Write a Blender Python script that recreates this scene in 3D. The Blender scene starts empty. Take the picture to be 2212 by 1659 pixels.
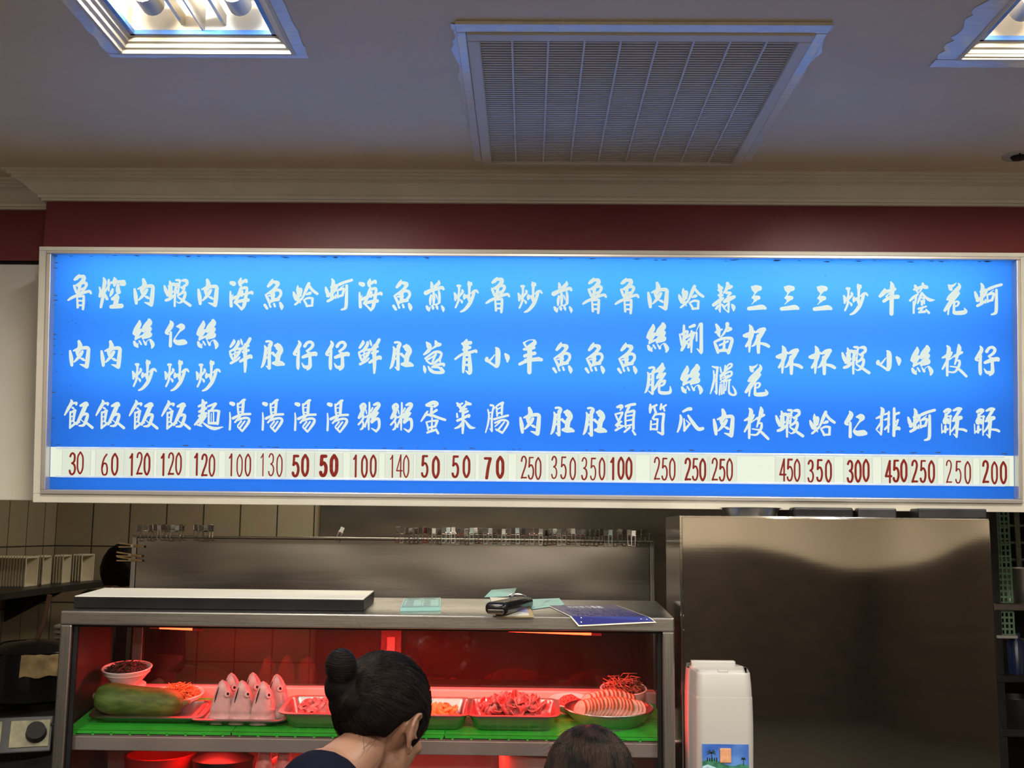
import bpy, bmesh, math, random
from mathutils import Vector, Matrix, Euler, noise

random.seed(7)
sc = bpy.context.scene
COL = sc.collection
PI = math.pi

# ---------------------------------------------------------------- camera
F = 2350.0                       # focal length in pixels of the 2212 x 1659 frame
CAM = Vector((0.0, 0.0, 1.60))
YAW, PITCH, ROLL = 0.0157, math.atan(320 / F), 0.0105
cd = bpy.data.cameras.new('camera')
cd.sensor_fit = 'HORIZONTAL'; cd.sensor_width = 36.0
cd.lens = F / 2212.0 * 36.0
cd.clip_start = 0.02; cd.clip_end = 60
cam = bpy.data.objects.new('camera', cd); COL.objects.link(cam)
CR = (Matrix.Rotation(YAW, 4, 'Z') @ Matrix.Rotation(PI / 2 + PITCH, 4, 'X') @ Matrix.Rotation(ROLL, 4, 'Z'))
cam.matrix_world = Matrix.Translation(CAM) @ CR
sc.camera = cam
CR3 = CR.to_3x3()

# ---------------------------------------------------------------- view, world, room light
vs = sc.view_settings
sc.display_settings.display_device = 'sRGB'
vs.view_transform = 'Standard'; vs.look = 'None'; vs.gamma = 1.0; vs.use_curve_mapping = False
vs.exposure = 0.0
sc.cycles.use_denoising = True
sc.cycles.max_bounces = 10
sc.cycles.transparent_max_bounces = 16
sc.cycles.sample_clamp_indirect = 4.0
w = bpy.data.worlds.new('world'); sc.world = w; w.use_nodes = True
w.node_tree.nodes['Background'].inputs[0].default_value = (0.55, 0.52, 0.48, 1)
w.node_tree.nodes['Background'].inputs[1].default_value = 0.03

def area(name, loc, rot, sx, sy, power, col=(1, 1, 1), spread=PI):
    l = bpy.data.lights.new(name, 'AREA'); l.shape = 'RECTANGLE'; l.size = sx; l.size_y = sy
    l.energy = power; l.color = col; l.spread = spread
    o = bpy.data.objects.new(name, l); COL.objects.link(o); o.location = loc; o.rotation_euler = rot
    return o

WARM = (1.0, 0.89, 0.75)
CZ = 2.678                       # ceiling height
# unseen area lights added at ceiling height behind the camera to light the room
for x in (-1.6, 0.1, 1.8):
    area('ceiling_lamp_light', (x, 0.25, CZ - 0.02), (0, 0, 0), 0.35, 0.35, 55, WARM)
    area('ceiling_lamp_light', (x, -2.6, CZ - 0.02), (0, 0, 0), 0.35, 0.35, 72, WARM)
# unseen area light added for ambient brightness in the kitchen behind the counter
area('kitchen_lamp_light', (-0.4, 4.9, CZ - 0.02), (0, 0, 0), 1.2, 0.3, 30, (1.0, 0.88, 0.66))

# ---------------------------------------------------------------- pixel helpers (for measuring the place)
def ray(px, py):
    return CR3 @ Vector(((px - 1106) / F, -(py - 829.5) / F, -1))
def PY(px, py, Y):
    d = ray(px, py); return CAM + d * ((Y - CAM.y) / d.y)
def PZ(px, py, z):
    d = ray(px, py); return CAM + d * ((z - CAM.z) / d.z)
def PP(px, py, o, n):
    d = ray(px, py); return CAM + d * ((o - CAM).dot(n) / d.dot(n))

# ---------------------------------------------------------------- materials
MATS = {}
def _nt(name):
    m = bpy.data.materials.new(name); m.use_nodes = True; MATS[name] = m
    return m, m.node_tree, m.node_tree.nodes['Principled BSDF']
def pm(name, col, rough=0.5, metal=0.0, var=0.0, vscale=6.0, bump=0.0, bscale=60.0, stretch=(1, 1, 1), spec=0.5,
       emit=None, es=0.0, coat=0.0, sss=0.0, rvar=0.0, col2=None, detail=4.0, alpha=1.0):
    m, nt, b = _nt(name)
    b.inputs['Base Color'].default_value = (*col, 1)
    b.inputs['Roughness'].default_value = rough
    b.inputs['Metallic'].default_value = metal
    b.inputs['Specular IOR Level'].default_value = spec
    b.inputs['Coat Weight'].default_value = coat
    if sss: 
        b.inputs['Subsurface Weight'].default_value = sss
        b.inputs['Subsurface Radius'].default_value = (0.01, 0.004, 0.003)
    if emit:
        b.inputs['Emission Color'].default_value = (*emit, 1); b.inputs['Emission Strength'].default_value = es
    if var or bump or rvar or col2:
        tc = nt.nodes.new('ShaderNodeTexCoord'); mp = nt.nodes.new('ShaderNodeMapping')
        mp.inputs['Scale'].default_value = stretch
        nt.links.new(tc.outputs['Object'], mp.inputs['Vector'])
    if var or col2 or rvar:
        n = nt.nodes.new('ShaderNodeTexNoise'); n.inputs['Scale'].default_value = vscale; n.inputs['Detail'].default_value = detail
        nt.links.new(mp.outputs['Vector'], n.inputs['Vector'])
        if var or col2:
            r = nt.nodes.new('ShaderNodeValToRGB')
            r.color_ramp.elements[0].position = 0.35; r.color_ramp.elements[1].position = 0.65
            c2 = col2 if col2 else tuple(min(1, c * (1 + var)) for c in col)
            c1 = col if col2 else tuple(c * (1 - var) for c in col)
            r.color_ramp.elements[0].color = (*c1, 1); r.color_ramp.elements[1].color = (*c2, 1)
            nt.links.new(n.outputs['Fac'], r.inputs['Fac']); nt.links.new(r.outputs['Color'], b.inputs['Base Color'])
        if rvar:
            mr = nt.nodes.new('ShaderNodeMapRange')
            mr.inputs['To Min'].default_value = max(0.02, rough - rvar); mr.inputs['To Max'].default_value = rough + rvar
            nt.links.new(n.outputs['Fac'], mr.inputs['Value']); nt.links.new(mr.outputs['Result'], b.inputs['Roughness'])
    if bump:
        n2 = nt.nodes.new('ShaderNodeTexNoise'); n2.inputs['Scale'].default_value = bscale; n2.inputs['Detail'].default_value = 3
        bp = nt.nodes.new('ShaderNodeBump'); bp.inputs['Strength'].default_value = bump; bp.inputs['Distance'].default_value = 0.01
        nt.links.new(mp.outputs['Vector'], n2.inputs['Vector']); nt.links.new(n2.outputs['Fac'], bp.inputs['Height'])
        nt.links.new(bp.outputs['Normal'], b.inputs['Normal'])
    return m
def emat(name, col, s, gloss=0.0):
    m, nt, b = _nt(name)
    b.inputs['Base Color'].default_value = (*[c * 0.2 for c in col], 1); b.inputs['Roughness'].default_value = 0.35
    b.inputs['Emission Color'].default_value = (*col, 1); b.inputs['Emission Strength'].default_value = s
    return m
def glassmat(name, tint=(1, 1, 1), refl=1.0, haze=0.0, hazecol=(0.5, 0.5, 0.5)):
    m, nt, b = _nt(name); nt.nodes.remove(b); out = nt.nodes['Material Output']
    t = nt.nodes.new('ShaderNodeBsdfTransparent'); t.inputs[0].default_value = (*tint, 1)
    g = nt.nodes.new('ShaderNodeBsdfGlossy'); g.inputs['Roughness'].default_value = 0.02
    fr = nt.nodes.new('ShaderNodeFresnel'); fr.inputs[0].default_value = 1.45
    mu = nt.nodes.new('ShaderNodeMath'); mu.operation = 'MULTIPLY'; mu.inputs[1].default_value = refl
    nt.links.new(fr.outputs[0], mu.inputs[0])
    base = t.outputs[0]
    if haze:
        d = nt.nodes.new('ShaderNodeBsdfDiffuse'); d.inputs[0].default_value = (*hazecol, 1)
        mx0 = nt.nodes.new('ShaderNodeMixShader'); 
        tc = nt.nodes.new('ShaderNodeTexCoord'); n = nt.nodes.new('ShaderNodeTexNoise'); n.inputs['Scale'].default_value = 3
        nt.links.new(tc.outputs['Object'], n.inputs['Vector'])
        mr = nt.nodes.new('ShaderNodeMapRange'); mr.inputs['To Min'].default_value = haze * 0.6; mr.inputs['To Max'].default_value = haze * 1.3
        nt.links.new(n.outputs['Fac'], mr.inputs['Value']); nt.links.new(mr.outputs['Result'], mx0.inputs[0])
        nt.links.new(t.outputs[0], mx0.inputs[1]); nt.links.new(d.outputs[0], mx0.inputs[2]); base = mx0.outputs[0]
    mx = nt.nodes.new('ShaderNodeMixShader')
    nt.links.new(mu.outputs[0], mx.inputs[0]); nt.links.new(base, mx.inputs[1]); nt.links.new(g.outputs[0], mx.inputs[2])
    nt.links.new(mx.outputs[0], out.inputs['Surface'])
    return m
def translum(name, col, spec=0.015, emit=0.0):
    m, nt, b = _nt(name); nt.nodes.remove(b); out = nt.nodes['Material Output']
    t = nt.nodes.new('ShaderNodeBsdfTranslucent'); t.inputs[0].default_value = (*col, 1)
    d = nt.nodes.new('ShaderNodeBsdfDiffuse'); d.inputs[0].default_value = (*col, 1)
    g = nt.nodes.new('ShaderNodeBsdfGlossy'); g.inputs['Roughness'].default_value = 0.3
    m1 = nt.nodes.new('ShaderNodeMixShader'); m1.inputs[0].default_value = 0.85
    nt.links.new(d.outputs[0], m1.inputs[1]); nt.links.new(t.outputs[0], m1.inputs[2])
    m2 = nt.nodes.new('ShaderNodeMixShader'); m2.inputs[0].default_value = spec
    nt.links.new(m1.outputs[0], m2.inputs[1]); nt.links.new(g.outputs[0], m2.inputs[2])
    nt.links.new(m2.outputs[0], out.inputs['Surface'])
    return m
def tilemat(name, horiz, x0, z0, tw=0.2, th=0.3, c1=(0.40, 0.34, 0.24), c2=(0.36, 0.30, 0.21), mortar=(0.05, 0.045, 0.04)):
    m, nt, b = _nt(name)
    tc = nt.nodes.new('ShaderNodeTexCoord'); sp = nt.nodes.new('ShaderNodeSeparateXYZ'); cb = nt.nodes.new('ShaderNodeCombineXYZ')
    nt.links.new(tc.outputs['Object'], sp.inputs[0])
    for src, dst, off in ((horiz, 'X', x0), ('Z', 'Y', z0)):
        s = nt.nodes.new('ShaderNodeMath'); s.operation = 'SUBTRACT'; s.inputs[1].default_value = off - 40 * (tw if dst == 'X' else th)
        nt.links.new(sp.outputs[src], s.inputs[0]); nt.links.new(s.outputs[0], cb.inputs[dst])
    br = nt.nodes.new('ShaderNodeTexBrick'); br.offset = 0.0; br.squash = 1.0
    br.inputs['Scale'].default_value = 1.0; br.inputs['Brick Width'].default_value = tw; br.inputs['Row Height'].default_value = th
    br.inputs['Mortar Size'].default_value = 0.004; br.inputs['Mortar Smooth'].default_value = 0.1
    br.inputs['Color1'].default_value = (*c1, 1); br.inputs['Color2'].default_value = (*c2, 1); br.inputs['Mortar'].default_value = (*mortar, 1)
    nt.links.new(cb.outputs[0], br.inputs['Vector'])
    n = nt.nodes.new('ShaderNodeTexNoise'); n.inputs['Scale'].default_value = 9; nt.links.new(tc.outputs['Object'], n.inputs['Vector'])
    mx = nt.nodes.new('ShaderNodeMixRGB'); mx.blend_type = 'MULTIPLY'; mx.inputs[0].default_value = 0.25
    nt.links.new(br.outputs['Color'], mx.inputs[1]); nt.links.new(n.outputs['Color'], mx.inputs[2])
    nt.links.new(mx.outputs[0], b.inputs['Base Color']); b.inputs['Roughness'].default_value = 0.3
    bp = nt.nodes.new('ShaderNodeBump'); bp.inputs['Strength'].default_value = 0.4; bp.inputs['Distance'].default_value = 0.004; bp.invert = True
    nt.links.new(br.outputs['Fac'], bp.inputs['Height']); nt.links.new(bp.outputs['Normal'], b.inputs['Normal'])
    return m
def steel(name, col=(0.56, 0.54, 0.50), rough=0.28, wav=0.0, wscale=(1.2, 1.2, 2.2), axis=0, grain=0.10, gb=.05, wloc=(0, 0, 0)):
    m, nt, b = _nt(name)
    b.inputs['Metallic'].default_value = 1.0
    tc = nt.nodes.new('ShaderNodeTexCoord')
    mp = nt.nodes.new('ShaderNodeMapping'); s = [90, 90, 90]; s[axis] = 1.5; mp.inputs['Scale'].default_value = s
    nt.links.new(tc.outputs['Object'], mp.inputs['Vector'])
    n = nt.nodes.new('ShaderNodeTexNoise'); n.inputs['Scale'].default_value = 5; n.inputs['Detail'].default_value = 3
    nt.links.new(mp.outputs['Vector'], n.inputs['Vector'])
    mr = nt.nodes.new('ShaderNodeMapRange'); mr.inputs['To Min'].default_value = max(.03, rough - grain); mr.inputs['To Max'].default_value = rough + grain
    nt.links.new(n.outputs['Fac'], mr.inputs['Value']); nt.links.new(mr.outputs['Result'], b.inputs['Roughness'])
    r = nt.nodes.new('ShaderNodeValToRGB')
    r.color_ramp.elements[0].color = (*[c * .96 for c in col], 1); r.color_ramp.elements[1].color = (*[min(1, c * 1.03) for c in col], 1)
    nt.links.new(n.outputs['Fac'], r.inputs['Fac']); nt.links.new(r.outputs['Color'], b.inputs['Base Color'])
    bp = nt.nodes.new('ShaderNodeBump'); bp.inputs['Strength'].default_value = gb; bp.inputs['Distance'].default_value = 0.001
    nt.links.new(n.outputs['Fac'], bp.inputs['Height'])
    if wav:
        mp2 = nt.nodes.new('ShaderNodeMapping'); mp2.inputs['Scale'].default_value = wscale; mp2.inputs['Location'].default_value = wloc
        nt.links.new(tc.outputs['Object'], mp2.inputs['Vector'])
        n2 = nt.nodes.new('ShaderNodeTexNoise'); n2.inputs['Scale'].default_value = 1.6; n2.inputs['Detail'].default_value = 1.0
        nt.links.new(mp2.outputs['Vector'], n2.inputs['Vector'])
        b2 = nt.nodes.new('ShaderNodeBump'); b2.inputs['Strength'].default_value = 1.0; b2.inputs['Distance'].default_value = wav
        nt.links.new(n2.outputs['Fac'], b2.inputs['Height']); nt.links.new(b2.outputs['Normal'], bp.inputs['Normal'])
    nt.links.new(bp.outputs['Normal'], b.inputs['Normal'])
    return m

M_ceil = pm('ceiling_paint', (0.66, 0.58, 0.46), 0.55, var=0.04, vscale=3, bump=0.05, bscale=120)
M_patch = pm('gloss_white_paint', (0.72, 0.70, 0.66), 0.16, var=0.08, vscale=25, stretch=(1, 8, 1), bump=0.06, bscale=60, coat=0.5)
M_maroon = pm('maroon_paint', (0.15, 0.030, 0.035), 0.38, spec=0.22, var=0.08, vscale=2, bump=0.04, bscale=200)
M_cream = pm('cream_moulding_paint', (0.66, 0.63, 0.57), 0.45, var=0.05, vscale=6)
M_board = pm('white_board_paint', (0.55, 0.53, 0.47), 0.45, var=0.05, vscale=4)
M_frame = pm('cream_sign_frame', (0.54, 0.52, 0.45), 0.4, var=0.05, vscale=8)
M_alu = pm('silver_bead', (0.62, 0.60, 0.58), 0.3, 0.7, var=0.05)
M_blue = translum('blue_sign_film', (0.036, 0.240, 0.76))
M_wipe = pm('light_box_inside', (0.9, 0.9, 0.9), 0.8, var=0.02)
M_letter = emat('lit_white_lettering', (0.60, 0.69, 0.64), 1.0)
M_rail = emat('lit_white_rail', (0.66, 0.71, 0.60), 1.0)
M_card = emat('lit_price_card', (0.59, 0.64, 0.545), 1.0)
M_edge = emat('clear_card_edge', (0.42, 0.44, 0.38), 1.0)
M_digit = emat('red_price_digits', (0.24, 0.014, 0.008), 0.8)
M_black = pm('black_rubber', (0.010, 0.010, 0.011), 0.4, var=0.2, spec=.12)
M_blackgl = pm('black_gloss_plastic', (0.008, 0.008, 0.009), 0.16, var=0.1, spec=.22)
M_steel = steel('brushed_steel', (0.42, 0.41, 0.39), grain=.05, gb=.03)
M_steelv = steel('brushed_steel_vertical', (0.42, 0.41, 0.39), axis=2, grain=.05, gb=.03)
M_steelw = steel('wavy_steel_door', (0.42, 0.40, 0.37), 0.05, wav=0.028, wscale=(.9, 1, .5), grain=0.015, gb=.004, wloc=(1.4, 0, 0))
M_steelside = steel('polished_steel_side', (0.55, 0.53, 0.50), 0.09, grain=0.03)
M_steelguard = steel('guard_steel', (0.29, 0.28, 0.265), 0.24, grain=.05, gb=.02, wav=0.012, wscale=(1.2, 1, 2.5))
M_pan = steel('pan_steel', (0.42, 0.41, 0.40), 0.32, grain=0.06)
M_chrome = pm('chrome', (0.66, 0.65, 0.62), 0.13, 1.0, rvar=0.05, vscale=80)
M_glass = glassmat('clear_glass', (0.97, 0.97, 0.97), 0.8)
M_backglass = glassmat('hazy_sliding_glass', (0.52, 0.47, 0.43), 0.9, 0.035, (0.30, 0.22, 0.2))
M_inner = pm('case_liner', (0.22, 0.21, 0.20), 0.4, 0.3, var=.08)
M_ledge = pm('white_ledge_plastic', (0.42, 0.38, 0.37), 0.4, var=0.04)
M_wallin = pm('dark_case_side', (0.07, 0.055, 0.05), 0.3, 0.3, var=.2, vscale=3)
M_green = pm('green_plastic_grid', (0.035, 0.52, 0.045), 0.38, var=0.12, vscale=9)
M_red = emat('red_lamp_tube', (1.0, 0.022, 0.006), 22.0)
M_redend = pm('red_lamp_cap', (0.55, 0.08, 0.07), 0.3, var=0.05)
M_white = pm('white_ceramic', (0.74, 0.72, 0.70), 0.2, var=0.03, coat=0.3)
M_disp = pm('white_abs_plastic', (0.42, 0.42, 0.405), 0.3, var=0.02)
M_tile = tilemat('cream_wall_tiles', 'X', -2.353, 1.502)
M_tilel = tilemat('cream_wall_tiles_side', 'Y', 5.76, 1.502)
M_floor = tilemat('floor_tiles', 'X', 0, 0, 0.4, 0.4, (0.52, 0.48, 0.42), (0.49, 0.45, 0.39))
M_wallr = pm('dining_wall_paint', (0.66, 0.58, 0.45), 0.7, var=0.06, vscale=1.5)
M_dark = pm('dark_wood_wainscot', (0.035, 0.026, 0.02), 0.45, var=0.3, vscale=4, stretch=(1, 1, 8))
M_darkm = pm('dark_sooty_metal', (0.03, 0.03, 0.032), 0.4, 0.6, var=0.3, vscale=10)
M_paper = pm('white_card_paper', (0.60, 0.54, 0.42), 0.7, var=0.05, vscale=10)
M_pad = pm('teal_paper', (0.22, 0.42, 0.41), 0.6, var=0.05, vscale=20)
M_ink = pm('dark_ink', (0.03, 0.035, 0.06), 0.6, var=0.1)
M_inkw = pm('white_ink', (0.8, 0.8, 0.86), 0.5, var=0.1)
M_inkd = pm('dim_blue_ink', (0.055, 0.06, 0.22), 0.4, var=0.1)
M_purple = pm('purple_laminated_sheet', (0.028, 0.03, 0.16), 0.16, var=0.1, coat=0.5)
M_lil = pm('lilac_paper', (0.28, 0.25, 0.48), 0.5, var=0.15)
M_offw = pm('off_white_paper', (0.58, 0.56, 0.48), 0.6, var=0.06)
M_tan = pm('tan_card', (0.36, 0.27, 0.13), 0.6, var=0.1)
M_wood = pm('pale_peg_wood', (0.40, 0.27, 0.12), 0.6, var=0.2, vscale=30, stretch=(1, 6, 6))
M_skin = pm('skin', (0.21, 0.112, 0.073), 0.48, var=0.07, vscale=14, bump=0.04, bscale=260, sss=0.15)
M_hairb = pm('black_hair', (0.0045, 0.0035, 0.0035), 0.6, var=0.35, vscale=14, bump=0.08, bscale=500, spec=0.08)
M_strand = pm('black_hair_strand', (0.008, 0.0055, 0.0045), 0.5, var=0.8, vscale=40, spec=0.12)
M_hairbr = pm('brown_hair', (0.008, 0.005, 0.004), 0.6, var=0.4, vscale=12, bump=0.08, bscale=500, spec=.2)
M_strandbr = pm('brown_hair_strand', (0.014, 0.0075, 0.005), 0.45, var=0.9, vscale=40, spec=0.16)
M_navy = pm('navy_cloth', (0.0028, 0.0034, 0.0095), 0.9, var=0.15, vscale=60, bump=0.2, bscale=400, spec=.05)
M_grey = pm('grey_cloth', (0.03, 0.026, 0.026), 0.9, var=0.15, vscale=60, bump=0.2, bscale=400, spec=.05)
M_eyew = pm('eye_white', (0.7, 0.68, 0.62), 0.2, var=0.03)
M_lip = pm('lip', (0.40, 0.15, 0.12), 0.45, var=0.08)

# ---------------------------------------------------------------- mesh builder
WL = {}                          # object name -> world position its mesh is measured from
class MB:
    def __init__(s): s.v = []; s.f = []; s.s = []
    def add(s, vs, fs, smooth=False, M=None):
        b = len(s.v)
        s.v += [(M @ Vector(p)) if M else Vector(p) for p in vs]
        s.f += [[i + b for i in q] for q in fs]; s.s += [smooth] * len(fs)
        return s
    def bm(s, bm, smooth=False, M=None):
        bm.verts.ensure_lookup_table(); bm.verts.index_update()
        s.add([v.co.copy() for v in bm.verts], [[v.index for v in f.verts] for f in bm.faces], smooth, M); bm.free(); return s
    def box(s, lo, hi, r=0.0, M=None, seg=2):
        lo = Vector(lo); hi = Vector(hi)
        bm = bmesh.new(); bmesh.ops.create_cube(bm, size=1.0)
        for v in bm.verts: v.co = Vector([(lo[i] + hi[i]) / 2 + v.co[i] * (hi[i] - lo[i]) for i in range(3)])
        if r: bmesh.ops.bevel(bm, geom=list(bm.edges), offset=min(r, min(abs(hi[i] - lo[i]) for i in range(3)) * .49), segments=seg, profile=0.5, affect='EDGES')
        return s.bm(bm, False, M)
    def tube(s, pts, r, n=8, M=None, cap=True, smooth=True, flat=1.0):
        pts = [Vector(p) for p in pts]; m = len(pts)
        rs = r if isinstance(r, (list, tuple)) else [r] * m
        vs = []; up = None
        for i, p in enumerate(pts):
            t = (pts[min(i + 1, m - 1)] - pts[max(i - 1, 0)]).normalized()
            if up is None:
                up = Vector((0, 0, 1)) if abs(t.z) < .9 else Vector((1, 0, 0))
            a = t.cross(up); a = a.normalized() if a.length > 1e-6 else Vector((1, 0, 0)); up = a.cross(t).normalized()
            for k in range(n):
                q = 2 * PI * k / n; vs.append(p + a * (rs[i] * math.cos(q)) + up * (rs[i] * math.sin(q) * flat))
        fs = [[i * n + k, i * n + (k + 1) % n, (i + 1) * n + (k + 1) % n, (i + 1) * n + k] for i in range(m - 1) for k in range(n)]
        if cap: fs += [list(range(n))[::-1], list(range((m - 1) * n, m * n))]
        return s.add(vs, fs, smooth, M)
    def lathe(s, prof, n=32, c=(0, 0, 0), sx=1, sy=1, M=None, smooth=True):
        vs = []; m = len(prof)
        for r, z in prof:
            for k in range(n):
                q = 2 * PI * k / n; vs.append((c[0] + r * sx * math.cos(q), c[1] + r * sy * math.sin(q), c[2] + z))
        fs = [[i * n + k, i * n + (k + 1) % n, (i + 1) * n + (k + 1) % n, (i + 1) * n + k] for i in range(m - 1) for k in range(n)]
        if prof[0][0] > 1e-6: fs.append(list(range(n))[::-1])
        if prof[-1][0] > 1e-6: fs.append(list(range((m - 1) * n, m * n)))
        return s.add(vs, fs, smooth, M)
    def ball(s, c, r, nu=20, nv=12, M=None, fn=None):
        r = (r, r, r) if not isinstance(r, (tuple, list)) else r
        vs = []
        for j in range(nv + 1):
            e = PI * (j / nv - .5)
            for i in range(nu):
                a = 2 * PI * i / nu; d = Vector((math.cos(e) * math.cos(a), math.cos(e) * math.sin(a), math.sin(e)))
                k = fn(d) if fn else 1.0
                vs.append((c[0] + r[0] * d.x * k, c[1] + r[1] * d.y * k, c[2] + r[2] * d.z * k))
        fs = [[j * nu + i, j * nu + (i + 1) % nu, (j + 1) * nu + (i + 1) % nu, (j + 1) * nu + i] for j in range(nv) for i in range(nu)]
        return s.add(vs, fs, True, M)
    def prism(s, poly, h, M=None, smooth=False):     # poly in XY, extruded to z=h
        n = len(poly)
        vs = [(x, y, 0) for x, y in poly] + [(x, y, h) for x, y in poly]
        fs = [list(range(n))[::-1], list(range(n, 2 * n))] + [[i, (i + 1) % n, n + (i + 1) % n, n + i] for i in range(n)]
        return s.add(vs, fs, smooth, M)
    def quadslab(s, q, t):                           # four world points, thickness t along -normal
        q = [Vector(p) for p in q]; n = (q[1] - q[0]).cross(q[3] - q[0]).normalized()
        if n.z < 0: n = -n
        vs = q + [p - n * t for p in q]
        return s.add(vs, [[0, 1, 2, 3], [7, 6, 5, 4]] + [[i, 4 + i, 4 + (i + 1) % 4, (i + 1) % 4] for i in range(4)])
    def build(s, name, mat, parent=None, origin=None, weld=True):
        o0 = Vector(origin) if origin is not None else (WL.get(parent.name, Vector((0, 0, 0))) if parent else Vector((0, 0, 0)))
        me = bpy.data.meshes.new(name); me.from_pydata([p - o0 for p in s.v], [], s.f)
        me.polygons.foreach_set('use_smooth', s.s)
        bm = bmesh.new(); bm.from_mesh(me)
        if weld: bmesh.ops.remove_doubles(bm, verts=bm.verts, dist=1e-6)
        bmesh.ops.recalc_face_normals(bm, faces=bm.faces)
        if weld:
            for e in bm.edges:
                if len(e.link_faces) == 2 and e.calc_face_angle(0) > .75: e.smooth = False
        bm.to_mesh(me); bm.free()
        me.materials.append(mat)
        o = bpy.data.objects.new(name, me); COL.objects.link(o)
        if parent: o.parent = parent
        else: o.location = o0
        WL[o.name] = o0
        return o
def tag(o, label, cat, group=None, kind=None):
    o['label'] = label; o['category'] = cat
    if group: o['group'] = group
    if kind: o['kind'] = kind
    return o
def thing(name, label, cat, loc=(0, 0, 0), group=None):
    o = bpy.data.objects.new(name, None); o.empty_display_size = 0.05; COL.objects.link(o); o.location = loc
    WL[o.name] = Vector(loc)
    return tag(o, label, cat, group)
def struct(mb, name, mat, parent=None):
    o = mb.build(name, mat, parent)
    if not parent: o['kind'] = 'structure'
    return o
def dup(o, loc, rot=None, label=None, parent=None):
    c = o.copy(); COL.objects.link(c)
    if parent: c.parent = parent
    else:
        c.location = loc
        if rot is not None: c.rotation_euler = rot
        if label: c['label'] = label
    for ch in list(o.children): dup(ch, None, None, None, c)
    return c
ONES = 'first second third fourth fifth sixth seventh eighth ninth tenth eleventh twelfth thirteenth fourteenth fifteenth sixteenth seventeenth eighteenth nineteenth'.split()
TENS = {2: 'twent', 3: 'thirt', 4: 'fort', 5: 'fift', 6: 'sixt'}
def ordw(n):
    if n < 20: return ONES[n - 1]
    t, u = divmod(n, 10)
    return TENS[t] + 'ieth' if u == 0 else TENS[t] + 'y-' + ONES[u - 1]

# ================================================================ the room
FLOOR_X, ROOM_Y0 = 3.4, -4.2
struct(MB().box((-3.5, ROOM_Y0, -0.05), (FLOOR_X, 6.0, 0.0)), 'floor', M_floor)
CEIL = struct(MB().box((-3.5, ROOM_Y0, CZ + 0.16), (FLOOR_X, 6.0, CZ + 0.2)), 'ceiling', M_ceil)

# openings cut in the ceiling board for the recessed fixtures and the grille
def zrect(a, b):      # image rows/columns measured on the ceiling plane -> x0,x1,y0,y1
    return a.x, b.x, a.y, b.y
L_OPEN = (-0.9425, -0.5397, 1.70, 2.355)          # left fixture opening
R_OPEN = (0.968, 1.371, 1.70, 2.370)
V_OPEN = (-0.142, 0.612, 2.228, 3.083)
def ceiling_board():
    m = MB(); xs = sorted({-3.5, FLOOR_X, *L_OPEN[:2], *R_OPEN[:2], *V_OPEN[:2]}); ys = sorted({ROOM_Y0, 6.0, *L_OPEN[2:], *V_OPEN[2:]})
    for i in range(len(xs) - 1):
        for j in range(len(ys) - 1):
            cx, cy = (xs[i] + xs[i + 1]) / 2, (ys[j] + ys[j + 1]) / 2
            if any(o[0] < cx < o[1] and o[2] < cy < o[3] for o in (L_OPEN, R_OPEN, V_OPEN)): continue
            m.box((xs[i], ys[j], CZ), (xs[i + 1], ys[j + 1], CZ + 0.02))
    return m
ceiling_board().build('ceiling_board', M_ceil, CEIL)

# dining room walls
struct(MB().box((-3.6, ROOM_Y0, 0), (-3.5, 3.33, CZ + .2)), 'wall_left', M_wallr)
struct(MB().box((FLOOR_X, ROOM_Y0, 0), (FLOOR_X + .1, 6.1, CZ + .2)), 'wall_right', M_wallr)
wb = struct(MB().box((-3.6, ROOM_Y0 - .1, 0), (FLOOR_X + .1, ROOM_Y0, CZ + .2)), 'wall_front', M_wallr)
MB().box((-3.5, ROOM_Y0, 0), (FLOOR_X, ROOM_Y0 + .03, 1.53)).build('wainscot', M_dark, wb)  # unseen dark lower wall, added for its reflection in the steel door
MB().box((FLOOR_X - .03, ROOM_Y0, 0), (FLOOR_X, 3.0, 1.53)).build('wainscot', M_dark, bpy.data.objects['wall_right'])
MB().box((-3.5, ROOM_Y0, 0), (-3.47, 3.0, 1.53)).build('wainscot', M_dark, bpy.data.objects['wall_left'])
# kitchen walls
struct(MB().box((-2.65, 5.9, 0), (FLOOR_X, 6.0, CZ + .2)), 'wall_back', M_tile)
struct(MB().box((-2.65, 3.36, 0), (-2.553, 5.9, CZ + .2)), 'wall_kitchen', M_tilel)
# soffit over the counter, with the recessed stretch at its left end
SX0 = PY(96, 500, 3.25).x
SZ1 = CZ
sof = struct(MB().box((SX0, 3.25, 2.36), (FLOOR_X, 3.5, CZ)), 'wall_soffit', M_maroon)
rec = struct(MB().box((-3.5, 3.345, PY(40, 563, 3.345).z), (SX0, 3.5, CZ)), 'wall_recess', M_maroon)
MB().box((-3.5, 3.36, 2.36), (SX0, 3.5, PY(40, 563, 3.345).z)).build('shadow_gap', M_black, rec)  # solid black block, the shade inside the gap given as colour
pz0, pz1 = PY(40, 1081, 3.33).z, PY(40, 571, 3.33).z
px1 = PY(90, 800, 3.33).x
tag(MB().box((-3.45, 3.33, pz0), (px1, 3.352, pz1), .003).build('header_panel', M_board), 'plain off-white panel at the left end of the blue menu sign', 'panel')
struct(MB().box((-3.5, 3.353, pz0 + .01), (SX0, 3.5, 2.36)), 'wall_header', M_board)
struct(MB().box((SX0, 3.42, pz0 + .02), (FLOOR_X, 3.5, 2.36)), 'wall_lintel', M_board)

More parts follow.
